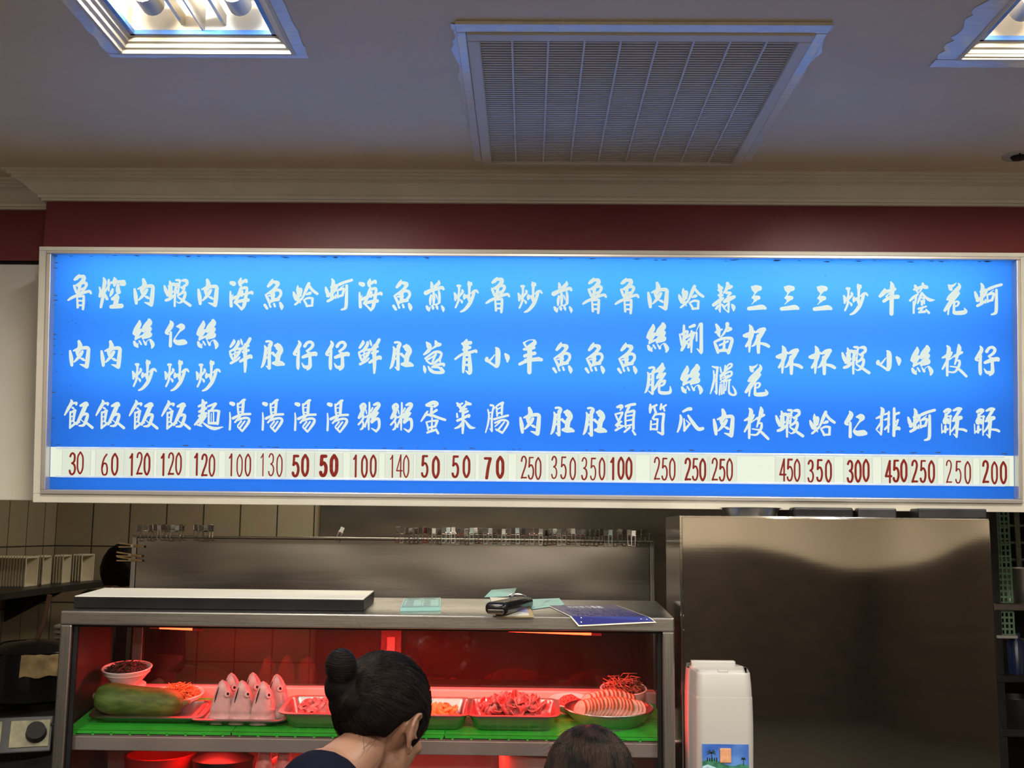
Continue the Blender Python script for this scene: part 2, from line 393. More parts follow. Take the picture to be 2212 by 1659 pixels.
# crown moulding: profile of (distance out from the wall, drop under the ceiling)
CP = [(0.0, -.0755), (.012, -.0755), (.012, -.069), (.020, -.069), (.020, -.060), (.028, -.057), (.040, -.046), (.058, -.030), (.072, -.024),
      (.078, -.024), (.078, -.015), (.088, -.015), (.088, -.008), (.10, -.008), (.10, 0.0), (0.0, 0.0)]
def crown(name, path):
    m = MB(); n = len(path); P = len(CP); vs = []
    for i, (x, y, ox, oy) in enumerate(path):      # ox, oy: outward mitre direction at this corner
        for d, z in CP: vs.append((x + ox * d, y + oy * d, CZ + z))
    fs = [[i * P + k, i * P + (k + 1) % P, (i + 1) * P + (k + 1) % P, (i + 1) * P + k] for i in range(n - 1) for k in range(P)]
    fs += [list(range(P)), list(range((n - 1) * P, n * P))]
    return struct(m.add(vs, fs), name, M_cream)
crown('trim_1', [(FLOOR_X, 3.25, 0, -1), (SX0, 3.25, -1, -1), (SX0, 3.345, -1, -1), (-3.5, 3.345, 0, -1)])

# glossy brushed-on paint around the fixtures and the grille, a skin on the ceiling board with ragged edges
def ragged(x0, x1, y0, y1, wx, wy, seed, hole):
    rnd = random.Random(seed); m = MB(); zo = [CZ - .0006 - seed * .00003]
    def strip(pa, pb, out, wd):
        zo[0] -= .0004
        n = 44; vs = []
        for i in range(n + 1):
            t = i / n; p = pa.lerp(pb, t)
            k = wd * (0.75 + .22 * noise.noise(Vector((t * 7 + seed, seed, 0))) + .16 * noise.noise(Vector((t * 31 + seed, seed, 3))) + .12 * rnd.random())
            vs += [(p.x, p.y, zo[0]), (p.x + out[0] * k, p.y + out[1] * k, zo[0])]
        m.add(vs, [[2 * i, 2 * i + 1, 2 * i + 3, 2 * i + 2] for i in range(n)])
    V = Vector; e = wx * .8; f = wy * .8
    strip(V((x0, y0 - f, 0)), V((x0, y1 + f - hole, 0)), (-1, 0), wx); strip(V((x1, y0 - f, 0)), V((x1, y1 + f * .7 - hole, 0)), (1, 0), wx)
    if not hole: strip(V((x0 - e, y1, 0)), V((x1 + e, y1, 0)), (0, 1), wy)
    strip(V((x0 - e, y0, 0)), V((x1 + e, y0, 0)), (0, -1), wy)
    o = m.build('paint_patch', M_patch, CEIL, weld=False); return o
ragged(L_OPEN[0] - .0, L_OPEN[1], L_OPEN[2], L_OPEN[3], .034, .022, 3, 0)
ragged(R_OPEN[0] - .0, R_OPEN[1], R_OPEN[2], R_OPEN[3], .06, .05, 5, 0)
ragged(V_OPEN[0], V_OPEN[1], V_OPEN[2], V_OPEN[3] - .0, .040, .034, 9, .3)

# ---------------------------------------------------------------- recessed ceiling lights
M_refl = pm('reflector', (0.86, 0.82, 0.74), 0.25, 0.0, var=0.03, spec=0.8)
M_fin = pm('reflector_fin', (0.55, 0.50, 0.42), 0.25, 0.6, var=0.05)
M_blfilm = pm('blue_film_edge', (0.06, 0.22, 0.75), 0.3, var=0.15, vscale=40)
M_bulb = emat('warm_bulb_glow', (1.0, 0.83, 0.58), 290.0)
M_bulbc = emat('cool_bulb_glow', (0.92, 0.97, 1.0), 270.0)
M_bulbb = pm('bulb_base', (0.28, 0.27, 0.26), 0.35, 0.4, var=0.05)
def recessed_light(op, label):
    x0, x1, y0, y1 = op; cx, cy = (x0 + x1) / 2, (y0 + y1) / 2
    t = thing('recessed_ceiling_light', label, 'ceiling light', (cx, cy, CZ), 'recessed lights in the ceiling')
    m = MB(); prof = [(0, -.004), (.008, -.004), (.010, .004), (.018, .006), (.020, .014), (.028, .016), (.030, .024), (.036, .026), (.036, .034), (0, .034)]
    P = len(prof); vs = []
    for (x, y, dx, dy) in ((x0, y0, 1, 1), (x1, y0, -1, 1), (x1, y1, -1, -1), (x0, y1, 1, -1)):
        for d, z in prof: vs.append((x + dx * d, y + dy * d, CZ + z))
    m.add(vs, [[c * P + k, c * P + (k + 1) % P, ((c + 1) % 4) * P + (k + 1) % P, ((c + 1) % 4) * P + k] for c in range(4) for k in range(P)])
    m.build('trim_frame', M_cream, t)
    a0, a1, b0, b1 = x0 + .036, x1 - .036, y0 + .036, y1 - .036
    f = MB()
    for lo, hi in (((a0, b0, CZ + .026), (a0 + .010, b1, CZ + .036)), ((a1 - .010, b0, CZ + .026), (a1, b1, CZ + .036)), ((a0, b1 - .008, CZ + .026), (a1, b1, CZ + .036))):
        f.box(lo, hi)
    f.build('film_edge', M_blfilm, t)
    h = .075; r = MB(); z0, z1 = CZ + .034, CZ + .034 + h
    q = [(a0, b0), (a1, b0), (a1, b1), (a0, b1)]
    r.add([(x, y, z0) for x, y in q] + [(x, y, z1) for x, y in q], [[i, (i + 1) % 4, 4 + (i + 1) % 4, 4 + i] for i in range(4)] + [[4, 5, 6, 7]])
    rf = r.build('reflector', M_refl, t)
    MB().box((cx - .002, b0, z0), (cx + .002, b1, z1 - .02)).build('fin', M_fin, rf)
    for s in (-1, 1):
        xx = cx + s * (x1 - x0) * .24
        MB().box((xx - .004 - s * .05, b0 + .02, z1 - .06), (xx + .004 - s * .05, b1 - .004, z1 - .035)).build('fin', M_fin, rf)
        MB().tube([(xx, b1 - .125, z1 - .04), (xx, b1 - .06, z1 - .04)], .026, 16).build('bulb_base', M_bulbb, t)
        MB().tube([(xx, b1 - .126, z1 - .04), (xx, b1 - .15, z1 - .04), (xx, b0 + .1, z1 - .04)], [.020, .022, .022], 14).build('bulb', M_bulb if s < 0 else M_bulbc, t)
    return t
recessed_light(L_OPEN, 'recessed ceiling light with two lit bulbs, left of the air grille')
recessed_light(R_OPEN, 'recessed ceiling light cut by the right edge of the photo')

# ---------------------------------------------------------------- air return grille
def grille():
    x0, x1, y0, y1 = V_OPEN; cx, cy = (x0 + x1) / 2, (y0 + y1) / 2
    t = thing('air_return_grille', 'large white slatted air grille in the ceiling above the blue sign', 'air grille', (cx, cy, CZ))
    M_g = pm('grille_plastic', (0.60, 0.57, 0.52), 0.42, var=0.04)
    fr = MB(); w = .035
    for lo, hi in (((x0, y0, CZ - .012), (x1, y0 + w, CZ + .03)), ((x0, y1 - w * .6, CZ - .012), (x1, y1, CZ + .03)),
                   ((x0, y0 + w, CZ - .012), (x0 + w * .8, y1 - w * .6, CZ + .03)), ((x1 - w * .8, y0 + w, CZ - .012), (x1, y1 - w * .6, CZ + .03))):
        fr.box(lo, hi, .003)
    fr.build('grille_frame', M_g, t)
    ot = MB()
    for lo, hi in (((x0 - .022, y0 - .040, CZ - .008), (x1 + .026, y0, CZ)), ((x0 - .022, y0, CZ - .008), (x0 - .001, y1 - .03, CZ)), ((x1 + .001, y0, CZ - .008), (x1 + .026, y1 - .03, CZ))):
        ot.box(lo, hi, .002)
    ot.build('outer_trim', M_patch, t)
    a0, a1, b0, b1 = x0 + w * .8, x1 - w * .8, y0 + w, y1 - w * .6
    sl = MB(); n = 62
    for i in range(n):
        y = b0 + (b1 - b0) * (i + .5) / n
        c, s = math.cos(.6), math.sin(.6); hw, ht = .0027, .0009
        sl.box((a0, -hw, -ht), (a1, hw, ht), M=Matrix.Translation((0, y, CZ + .002)) @ Matrix.Rotation(-.25, 4, 'X'))
    sl.build('slats', M_g, t)
    bars = MB()
    for i in range(1, 9):
        x = a0 + (a1 - a0) * (i - .12) / 8.72
        bars.box((x - .0022, b0, CZ - .006), (x + .0022, b1, CZ + .004))
    bars.build('cross_bars', pm('grille_bar', (0.62, 0.62, 0.64), 0.4, var=0.03), t)
    MB().box((a0, b0, CZ + .05), (a1, b1, CZ + .054)).build('filter', pm('grey_filter', (0.10, 0.10, 0.10), 0.9, var=0.2, vscale=200), t)
    MB().box((x0, y0, CZ + .054), (x1, y1, CZ + .15)).build('duct', M_darkm, t)
grille()
# smoke alarm ring at the right
def alarm():
    c = PZ(2200, 336, CZ); t = thing('smoke_alarm', 'small round grey ceiling fitting near the right edge, above the crown moulding', 'ceiling fitting', c)
    M_a = pm('alarm_plastic', (0.42, 0.40, 0.37), 0.5, var=0.05)
    MB().lathe([(0, -.002), (.03, -.004), (.038, -.006), (.043, -.004), (.045, 0), (0, 0)], 32, c).build('ring', M_a, t)
    MB().lathe([(0, -.012), (.018, -.011), (.022, -.004), (0, -.003)], 24, c).build('sensor', M_black, t)
    MB().ball((c.x - .012, c.y - .035, c.z - .008), .003, 10, 6).build('test_button', M_black, t)
alarm()

# ================================================================ brush lettering: centre lines with widths (x, y, width)
REG = {'A': (130, 590, 7.9), 'B': (480, 590, 7.9), 'C': (905, 600, 15.8), 'D': (1530, 605, 15.8), 'E': (1890, 600, 7.9), 'F': (275, 685, 10.533),
       'H': (480, 730, 7.9), 'I': (905, 730, 7.9), 'J': (1390, 690, 7.9), 'K': (1390, 780, 7.9), 'L': (1885, 740, 7.9), 'M': (130, 855, 5.267),
       'N': (765, 855, 6.506), 'O': (1180, 860, 6.32), 'P': (1885, 870, 7.9)}
G = {
'魯': ('A', 1, 't', "325,40,44 290,80,66 250,110,45;330,60,50 400,60,60 400,110,72 350,160,50 290,190,22 235,225,22;240,220,45 262,285,45 290,345,40;290,215,40 400,165,50 450,195,52 400,290,45 365,330,40;335,215,56 320,320,50;270,320,40 390,262,36;140,460,35 210,415,50 350,355,45 490,310,50 525,345,38;290,410,32 300,585,42;300,405,32 400,390,42;405,400,42 398,520,48 390,615,42;310,472,32 400,472,32;320,550,32 400,550,34"),
'焢': ('A', 2, 't', "672,245,30 690,310,48 675,395,48;740,80,25 760,150,66 740,290,60 730,400,60 695,580,46;830,115,34 825,170,48 830,300,28;840,200,40 765,320,32;750,340,40 800,440,52;920,70,15 935,130,80 925,215,40;870,165,44 960,150,50 1080,145,60;1085,140,56 1095,190,56 1030,195,40;895,275,38 880,330,62 855,390,30;985,200,50 988,300,80 1010,330,50 930,380,16;895,440,60 970,405,70 995,420,40;965,430,84 945,540,84;870,575,66 960,565,80 1045,560,80"),
'肉': ('A', 3, 't', "1420,110,50 1440,180,80 1430,230,80 1390,310,50;1270,275,40 1290,400,70 1300,515,50;1330,270,30 1420,235,50 1560,220,62 1592,262,52;1585,240,60 1570,400,75 1555,535,70;1555,545,60 1500,520,45 1440,500,15;1480,285,50 1440,350,62 1380,420,45 1340,460,25;1380,285,44 1405,340,60;1440,395,16 1480,410,46 1512,430,36"),
'蝦': ('A', 4, 't', "1780,220,35 1805,300,60 1835,385,35;1850,225,30 1930,190,60 1990,220,40 1965,290,50;1870,140,30 1885,200,62 1880,300,80 1880,400,60;1830,380,40 1920,320,42;1805,465,46 1870,440,55 1960,370,40;1975,190,34 1960,380,42 1955,565,34;1980,120,35 2040,130,48 2030,185,30 1990,172,20;1960,215,30 2040,210,30;1960,305,30 2020,300,32;1970,345,30 2010,330,25;2030,220,26 2010,400,32;2085,128,40 2150,130,60 2165,185,50 2110,230,45 2080,260,30;2060,240,30 2120,260,40 2085,320,30;2030,370,40 2120,322,45 2130,380,50 2090,470,50 2030,510,25 1985,485,12;2010,410,25 2100,470,45 2218,552,52"),
'海': ('B', 6, 't', "155,165,64 196,180,84;140,315,28 145,400,46 155,560,58;150,450,32 190,360,10;320,85,22 310,150,80 305,200,50;340,165,42 400,125,58 415,150,44;330,215,20 320,260,40;320,255,50 280,380,60 225,490,45;320,265,50 410,248,50 425,290,45;425,270,45 400,430,60 370,560,60 330,630,22;220,500,40 280,560,36 330,610,46;165,440,50 300,380,50 430,350,40 500,328,54 515,350,40;220,500,50 350,470,60 440,460,64;345,310,36 338,390,36"),
'魚': ('B', 7, 't', "858,110,28 840,160,70 785,225,48;880,150,50 945,170,72 940,210,60 880,280,50 740,375,30;745,382,32 790,460,50 810,520,36;820,340,50 920,290,50 990,305,52 1000,370,48 950,440,50;868,310,70 862,470,60;790,390,26 890,380,36;800,500,40 880,460,60 960,450,56;728,545,50 768,605,42;802,525,25 825,575,40;885,525,36 900,568,38;990,510,42 1015,570,70 1015,622,22"),
'蛤': ('B', 8, 't', "1215,325,30 1235,380,60 1260,450,50;1290,212,16 1290,260,50 1300,360,60 1290,470,40;1290,290,60 1345,275,48 1340,340,50 1310,390,40;1250,430,50 1340,380,40;1245,537,36 1290,500,40 1370,420,35;1325,450,30 1335,510,20;1480,180,55 1440,270,60 1370,430,30 1350,460,20;1480,210,40 1540,290,50 1622,352,48;1440,365,30 1490,345,56 1505,340,48;1395,465,30 1430,520,40 1450,568,34;1400,455,30 1470,425,40 1540,432,42;1542,435,44 1535,555,40;1440,560,38 1540,555,36"),
'蚵': ('E', 29, 't', "1705,245,35 1730,320,65 1755,400,40;1810,100,30 1835,160,65 1820,280,60 1815,420,60;1800,240,40 1880,215,60 1905,222,40 1870,290,50 1840,330,40;1740,390,50 1820,340,60;1745,480,46 1820,440,50 1890,390,30;1880,370,25 1885,430,25;1935,195,55 2030,155,50 2155,118,48;1900,300,20 2020,210,15;1915,300,30 1920,415,35;1920,290,35 2000,268,48 2030,280,40;2025,285,40 2000,370,48;1925,400,42 2000,380,44;2070,210,45 2070,400,55 2065,570,58 2040,610,48 1985,628,28"),
'煎': ('C', 12, 't', "420,155,60 440,230,100 430,320,90;680,115,64 670,200,130 580,270,110 480,310,40;240,520,160 450,420,130 650,370,120 790,335,110 835,390,90;410,590,60 390,750,100 385,910,60;500,490,70 510,650,110 500,920,60;430,640,50 520,600,60;490,920,50 620,905,60 690,850,60;680,460,70 700,600,90 692,840,100;580,560,30 610,650,50 625,730,25;270,985,90 310,1060,120 345,1130,60;360,1100,50 400,960,12;450,955,60 480,1030,100 490,1075,50;600,965,80 620,1020,90 640,1085,34;780,970,64 830,1070,110 830,1170,24"),
'炒': ('C', 13, 't', "1210,520,60 1250,620,110 1240,765,70;1315,275,80 1405,280,84;1360,285,120 1370,350,90 1370,480,74 1350,640,100 1340,800,80 1250,1015,66;1480,430,76 1490,490,90 1400,610,70 1330,680,60;1260,680,100 1340,640,60;1405,740,30 1460,810,90 1468,860,50;1680,120,24 1720,200,140 1720,330,100 1715,560,80 1710,700,100;1780,185,84 1790,240,72;1550,570,64 1560,650,130 1540,725,56;1580,650,120 1700,600,70;1770,540,40 1880,470,110 1960,445,86 2015,510,60;1870,530,110 1820,700,110 1720,900,130 1560,1090,100 1425,1160,56;1670,690,60 1730,850,60"),
'蒜': ('D', 21, 't', "340,140,44 380,240,120 430,400,120;330,340,54 440,400,110;350,520,80 480,520,84;450,250,80 490,280,60;420,420,100 410,600,90;180,850,120 330,740,130 470,640,110 500,620,80;260,980,76 330,900,90 420,810,40;410,760,60 400,900,70 400,1095,46;345,990,30 400,1090,40;460,830,60 520,900,90 550,980,60;650,110,110 670,200,150 610,330,110 520,450,50;700,250,150 785,225,110;610,440,80 700,440,110 760,455,88 670,540,60;545,740,106 680,660,160 880,575,116;670,560,90 690,760,90 690,900,80 688,1090,60;560,990,40 680,1105,44;650,830,60 560,910,60;805,840,64 860,930,140 858,1050,44"),
'三': ('D', 22, 't', "1490,240,80 1600,275,210 1740,280,180;1530,300,120 1600,390,110;1625,360,140 1590,460,50 1540,550,50;1515,600,84 1620,610,170 1710,605,140;1600,680,120 1560,740,50 1480,822,20;1380,975,130 1600,950,150 1830,925,170 1935,960,110"),
'牛': ('E', 26, 't', "165,205,50 150,250,80 85,315,56;170,240,70 260,220,50 335,195,58;150,400,56 250,340,60 385,325,74;190,320,30 240,270,20;270,75,30 295,150,80 285,300,75 280,615,70"),
'蔭': ('E', 27, 't', "682,135,40 700,180,70 718,240,30;660,205,30 720,190,60 780,150,30;812,100,40 830,150,70 878,162,64;800,170,40 760,240,25 720,265,20;595,390,38 660,330,50 730,285,30;655,410,30 660,600,38;700,300,40 690,400,38 670,480,28 660,590,26;800,262,40 770,330,50 725,440,25;800,268,40 870,340,45 940,380,58 1015,380,15;795,345,18 830,350,46;790,400,38 840,392,36;800,400,38 800,460,42;832,400,28 840,440,28;740,530,38 870,490,33;820,500,30 770,580,40;750,590,38 850,580,46;870,545,30 918,598,46"),
'花': ('E', 28, 't', "1260,130,40 1290,190,70 1310,212,22;1280,150,60 1340,130,40 1385,88,12;1425,100,25 1440,160,56 1360,260,80;1430,165,66 1340,270,84 1270,345,86 1235,370,44;1420,265,60 1380,300,80 1280,430,72 1190,558,52;1260,480,40 1245,625,30;1260,520,30 1330,420,10;1350,425,30 1400,405,35 1428,430,40 1400,480,30 1360,485,25;1350,415,40 1345,560,46 1365,600,66 1500,595,75 1548,572,58 1520,518,15"),
'絲': ('F', 3, 'q1', "280,90,46 270,170,110 200,290,110 150,370,66;310,295,70 250,370,90 190,500,56;150,370,60 230,430,70;190,495,50 330,430,50;500,70,80 500,130,140 420,220,130 370,300,100;400,270,110 515,255,80 500,310,80 380,430,100 360,490,50;420,390,100 520,380,80 515,430,70 400,460,70;160,565,60 190,630,86 235,675,50;240,640,30 250,590,15;275,545,40 320,620,40;370,535,30 420,620,56;430,620,40 440,560,20 500,510,20 540,515,30;530,525,60 580,620,94 560,700,40"),
'仁': ('F', 4, 'q1', "980,90,34 1010,160,110 950,270,110 890,350,76 930,385,50;990,350,60 980,655,76;1125,215,30 1220,210,130 1265,240,100 1180,340,40 1070,500,30;1080,540,80 1150,580,120 1280,570,130 1325,580,86"),
'鮮': ('H', 6, 'm', "200,35,30 200,70,60 145,150,42;280,55,40 270,110,60 210,190,50 130,230,30;130,235,32 150,300,45 180,370,35;190,200,40 280,185,40 315,185,40 290,250,50 240,320,50 190,360,40;222,210,28 212,330,28;170,285,22 270,235,26;150,430,46 260,370,40 300,330,30;320,25,25 335,80,40 345,118,20;475,15,55 440,80,60 390,150,60 310,200,40;370,160,60 450,132,40;360,240,50 450,212,44;400,120,66 390,300,66;310,400,46 400,350,60 480,312,64 498,335,46;395,250,66 395,450,60 390,580,36"),
'肚': ('H', 7, 'm', "725,135,25 745,200,55 725,350,58 700,450,52 670,503,24;755,62,40 800,58,42 840,85,54 820,140,60;812,120,60 805,300,58 805,515,58;755,480,20 800,520,40;740,185,46 800,172,40;750,265,28 810,232,30;750,350,28 810,302,30;830,262,38 870,248,28;870,270,46 940,330,50;950,100,34 960,150,110 1000,210,88 960,290,90 945,400,80;905,132,44 950,120,60;872,430,50 930,432,94 1000,435,86 1048,450,50"),
'仔': ('H', 8, 'm', "1305,52,26 1325,110,65 1270,210,65 1230,270,52 1260,293,30;1310,210,40 1295,350,58 1295,500,56 1298,538,22;1410,140,58 1450,85,50 1510,70,50 1548,112,54 1520,170,50 1450,220,40;1440,220,30 1480,260,40;1378,328,52 1480,290,70 1585,268,72 1600,288,50;1495,260,50 1500,400,58 1495,490,66 1455,540,34;1360,428,15 1400,490,48 1460,500,66"),
'蔥': ('I', 12, 'm', "130,75,28 170,130,90 180,190,70 140,240,58 85,283,32;285,60,42 310,110,80 358,112,58;300,130,50 220,190,20;110,350,36 190,290,38 270,240,40 340,240,50 385,272,42 350,370,50;130,380,36 220,330,32 290,290,36;290,260,36 260,340,42 220,440,30;130,390,30 200,440,36 260,430,38 340,370,50 365,410,25;85,480,30 100,540,58 105,592,26;158,485,22 200,550,56 270,588,52 400,590,50 425,572,30;425,572,40 380,520,50;225,500,38 300,462,48 415,445,46 425,470,44;240,495,44 340,505,40 400,555,60"),
'青': ('I', 13, 'm', "812,40,44 800,100,108 800,200,80 790,260,70;745,100,50 878,82,66;762,200,50 868,162,56;620,360,38 740,280,45 900,240,50 968,220,50 980,243,36;775,295,48 765,450,60 755,585,38;780,295,40 870,292,40;865,305,45 870,450,70 875,580,66 860,620,26;800,560,20 850,600,50;780,370,46 870,370,56;780,460,30 870,465,56"),
'小': ('I', 14, 'm', "1312,168,30 1345,220,84 1345,400,84 1330,480,66 1300,500,22;1160,350,58 1160,380,70 1210,385,40 1290,290,20;1190,405,40 1300,480,40;1475,278,42 1510,330,84 1510,408,28"),
'羊': ('I', 15, 'm', "1790,85,36 1820,138,38;1800,78,28 1880,38,15 1960,34,20;1970,50,50 1970,90,78 1900,140,70 1850,170,60;1792,195,42 1880,182,68 1960,165,58;1805,308,58 1890,280,60 1975,262,62;1890,150,80 1890,330,88;1718,448,50 1850,390,60 2000,365,70 2088,372,60;2040,345,46 2090,370,50;1885,330,80 1885,585,74;1800,370,15 1850,345,12"),
'蜊': ('J', 20, 'q1', "690,105,38 690,150,46 690,260,50 680,450,40;615,252,25 640,360,40 650,440,30;650,255,40 740,205,48 745,250,35 700,330,48;650,440,30 710,370,38;650,525,46 680,470,58 740,380,30;788,132,42 865,103,58;820,200,40 820,350,48 815,560,30;740,310,30 830,240,58 880,230,30;800,330,46 730,380,28;860,240,38 830,330,46 762,478,38;740,370,28 775,480,28;905,225,35 905,365,30;900,200,12 960,70,22;985,82,60 985,300,58 985,540,62 980,580,28;915,502,20 970,560,40"),
'苗': ('J', 21, 'q1', "1240,90,42 1275,160,74 1280,240,68 1300,298,20;1230,220,38 1340,170,30;1430,78,68 1420,150,48 1370,240,38 1320,300,20;1465,150,46 1492,165,46 1430,200,38;1210,390,42 1250,490,60 1270,565,46;1220,380,42 1350,327,50 1490,325,58 1510,370,56;1510,372,58 1480,470,60 1448,570,56;1270,540,46 1370,525,56 1450,540,56;1300,440,36 1440,375,36;1380,370,40 1370,530,50"),
'杯': ('J', 22, 'q1', "1810,98,28 1840,170,80 1820,320,68 1810,450,48 1805,552,30;1718,278,56 1770,270,86 1885,212,50;1860,260,50 1820,350,58 1752,455,46;1912,222,32 1990,190,78 2055,172,76;2040,212,58 1980,290,80 1900,420,48 1850,460,20;1960,290,80 1960,450,64 1960,562,54;1992,407,38 2080,428,58 2135,460,54"),
'脆': ('K', 19, 'q2', "70,195,25 90,250,50 80,400,54 50,500,42 25,538,24;98,118,38 170,108,40 180,150,50 160,200,50;160,180,50 155,400,54 155,555,44;85,510,15 150,560,38;90,230,40 150,212,36;90,330,26 150,302,26;90,420,26 150,392,26;322,48,44 310,100,80 250,150,60 180,210,12;260,170,60 345,122,58;340,135,40 300,190,50 240,270,48;232,288,40 300,250,58 368,212,42;360,228,38 270,350,58 190,470,44 150,520,25;270,370,30 350,338,46 368,345,38 340,400,42 280,430,28;275,380,38 265,500,44 300,540,60 400,545,56 458,520,54 455,432,15"),
'臘': ('K', 21, 'q2', "1195,165,25 1205,300,38 1180,430,42 1140,555,20;1175,92,25 1230,110,42 1268,108,40;1262,120,42 1245,300,38 1245,545,38;1210,510,12 1245,558,28;1205,240,24 1245,230,24;1195,340,24 1245,330,24;1310,105,22 1325,188,34;1395,80,30 1395,120,38 1380,160,28;1400,140,28 1450,62,28 1500,48,34 1500,90,36 1420,150,36 1310,250,32;1310,240,28 1320,320,36;1330,260,36 1440,192,36 1500,184,36 1495,240,38 1420,290,36 1310,370,24;1380,220,26 1400,290,26;1350,292,22 1450,242,26;1310,400,28 1300,500,32 1295,575,25;1340,390,22 1335,560,34;1375,360,26 1370,550,28;1420,350,26 1400,500,26;1360,350,28 1480,320,36;1465,325,32 1455,480,32 1470,550,44 1530,580,36 1570,560,44 1560,500,38 1515,422,12"),
'枝': ('L', 28, 'm', "1268,58,32 1300,110,70 1275,250,60 1270,400,48 1270,560,42;1190,260,32 1270,220,58 1342,172,44;1340,190,38 1260,330,48 1190,450,33;1300,300,15 1400,220,28;1465,38,32 1475,100,78 1450,200,58 1400,370,28;1400,230,48 1520,168,46;1440,312,28 1480,312,38 1470,400,48 1400,500,38 1300,502,28;1320,405,20 1420,420,30;1430,420,30 1500,480,48 1596,575,44"),
'飯': ('M', 1, 'b', "125,50,20 130,80,40 90,150,35 52,218,18;150,85,24 185,82,28 182,102,20;140,135,24 155,145,20;115,182,20 115,280,24 112,365,24;120,190,20 170,168,34;165,180,34 150,290,24;115,240,14 155,230,16;115,295,16 155,280,18;112,362,24 180,310,28 220,300,18;150,290,20 180,318,14;232,112,28 290,92,52 308,102,38;290,110,48 250,200,48 190,320,28;265,210,38 310,208,28 305,250,38 270,330,33 215,340,18;235,270,11 270,300,13;290,300,28 366,362,32"),
'麵': ('M', 5, 'b', "1620,50,25 1630,90,45 1620,200,48;1578,120,28 1662,78,28;1582,180,28 1658,142,33;1582,230,32 1660,200,33;1640,210,38 1590,270,42 1532,328,22;1660,230,23 1600,310,28 1580,328,18;1560,330,18 1610,345,18;1630,310,18 1690,352,32 1760,373,38 1850,355,12;1682,120,24 1768,88,28;1770,92,32 1720,160,28;1690,172,23 1690,310,26;1690,172,28 1770,168,26 1808,178,32;1805,182,32 1790,318,32;1690,312,26 1790,312,36;1745,180,15 1745,310,15;1719,200,10 1719,300,10"),
'湯': ('M', 6, 'b', "1943,85,40 1968,94,48;1930,190,15 1935,270,24 1930,382,26;2020,90,24 2025,180,24 2035,220,24;2025,100,20 2080,55,33 2100,45,28;2085,62,34 2075,190,33;2030,130,14 2075,125,14;2030,185,16 2075,180,16;1968,255,33 2060,215,28 2162,207,28;2050,230,23 1990,300,23;2010,277,28 2100,252,28 2148,263,28 2138,310,33 2072,402,22;2060,290,22 2020,340,18;2100,290,20 2040,370,22;2020,352,18 2070,400,26"),
'粥': ('N', 10, 'b', "98,130,30 135,115,40 158,150,38 120,210,50 70,300,38;100,150,56 118,230,56 72,310,33;62,310,28 130,280,33 115,340,33 62,402,28;110,350,28 130,390,28 120,450,33 92,472,24;215,95,25 215,200,30 205,350,33 205,475,22;160,300,28 250,250,33;165,200,23 175,250,18;258,172,28 235,220,23;200,310,33 160,400,28 155,436,24;215,310,23 250,290,14;278,127,30 330,110,50 355,132,38 310,190,58 240,280,38;240,300,38 320,240,38;330,240,38 250,350,38 250,378,24;250,378,28 300,332,38 345,332,42 350,440,38 310,498,32;245,457,15 310,498,36"),
'蛋': ('N', 12, 'b', "1022,130,45 1110,97,60 1165,112,50 1130,150,38;1020,140,28 1100,150,24;1090,170,38 1080,280,38;1100,240,33 1158,202,38;1030,222,28 1000,270,38 942,357,22;1010,270,28 1080,270,38 1190,310,38 1278,338,36;1015,370,23 1035,440,28 1040,480,23;1020,370,23 1100,352,28 1170,352,38;1168,355,36 1140,430,36;1040,450,28 1140,430,33;1095,312,22 1090,500,28;1027,518,28 1100,490,38 1150,480,28;1150,472,32 1180,526,34"),
'菜': ('N', 13, 'b', "1447,104,30 1480,140,48 1500,190,28;1452,140,23 1520,107,28;1570,80,25 1590,107,48 1635,117,38;1580,115,38 1500,200,23;1540,160,46 1490,218,36;1510,210,38 1578,182,28;1445,250,24 1450,298,32;1540,240,38 1596,217,33;1452,348,38 1520,320,38 1612,275,42 1612,298,28;1530,200,38 1530,400,43 1525,525,28;1530,370,38 1480,430,38 1418,458,22;1560,350,23 1630,440,46 1702,450,12"),
'腸': ('N', 14, 'b', "1880,195,20 1895,280,28 1880,400,28 1847,516,17;1918,132,33 1958,142,28 1955,180,28;1955,170,28 1935,300,30 1935,495,30;1905,462,12 1935,493,24;1895,240,18 1940,230,20;1890,330,18 1935,312,18;2000,155,24 2010,280,28;1960,190,12 2020,132,28 2088,100,42;2080,105,38 2075,260,30;2010,190,22 2070,162,22;2010,250,26 2075,232,26;1967,330,33 2060,302,33 2162,277,32;1980,380,28 2080,342,33 2150,354,28 2158,400,33 2082,524,24;2050,370,23 1980,430,18;2110,370,23 2030,470,28 2002,488,18;1990,470,22 2080,518,36"),
'頭': ('O', 18, 'b', "967,122,30 1020,112,58 1033,122,44;1030,130,28 1010,163,20;940,218,20 960,260,28 980,310,23;950,217,23 1038,197,32;1040,205,28 1000,290,33;950,370,28 1000,322,28 1028,322,23;1010,330,23 970,390,28;1000,370,26 1043,380,26;947,438,32 1000,410,28 1060,380,23;1087,112,33 1150,92,38 1210,83,38;1130,120,38 1100,180,33;1085,200,28 1080,300,28 1085,400,28;1090,200,28 1190,172,38;1203,178,33 1190,300,36 1190,418,36;1090,245,20 1190,230,24;1090,310,22 1190,290,26;1090,380,22 1190,360,28;1140,400,33 1067,462,28;1177,442,24 1213,496,32"),
'筍': ('O', 19, 'b', "1420,90,30 1420,150,43 1415,198,25;1430,130,33 1507,94,28;1475,130,33 1490,190,28;1570,85,30 1560,150,33;1580,130,28 1636,94,24;1600,130,28 1613,173,24;1500,190,28 1452,278,28;1480,230,28 1530,217,28 1600,217,42;1605,222,38 1590,350,40 1590,485,42;1520,462,22 1585,493,36;1430,312,24 1425,430,28;1470,290,28 1520,287,28;1520,287,28 1510,430,28;1450,360,20 1510,350,22;1430,422,26 1510,427,30"),
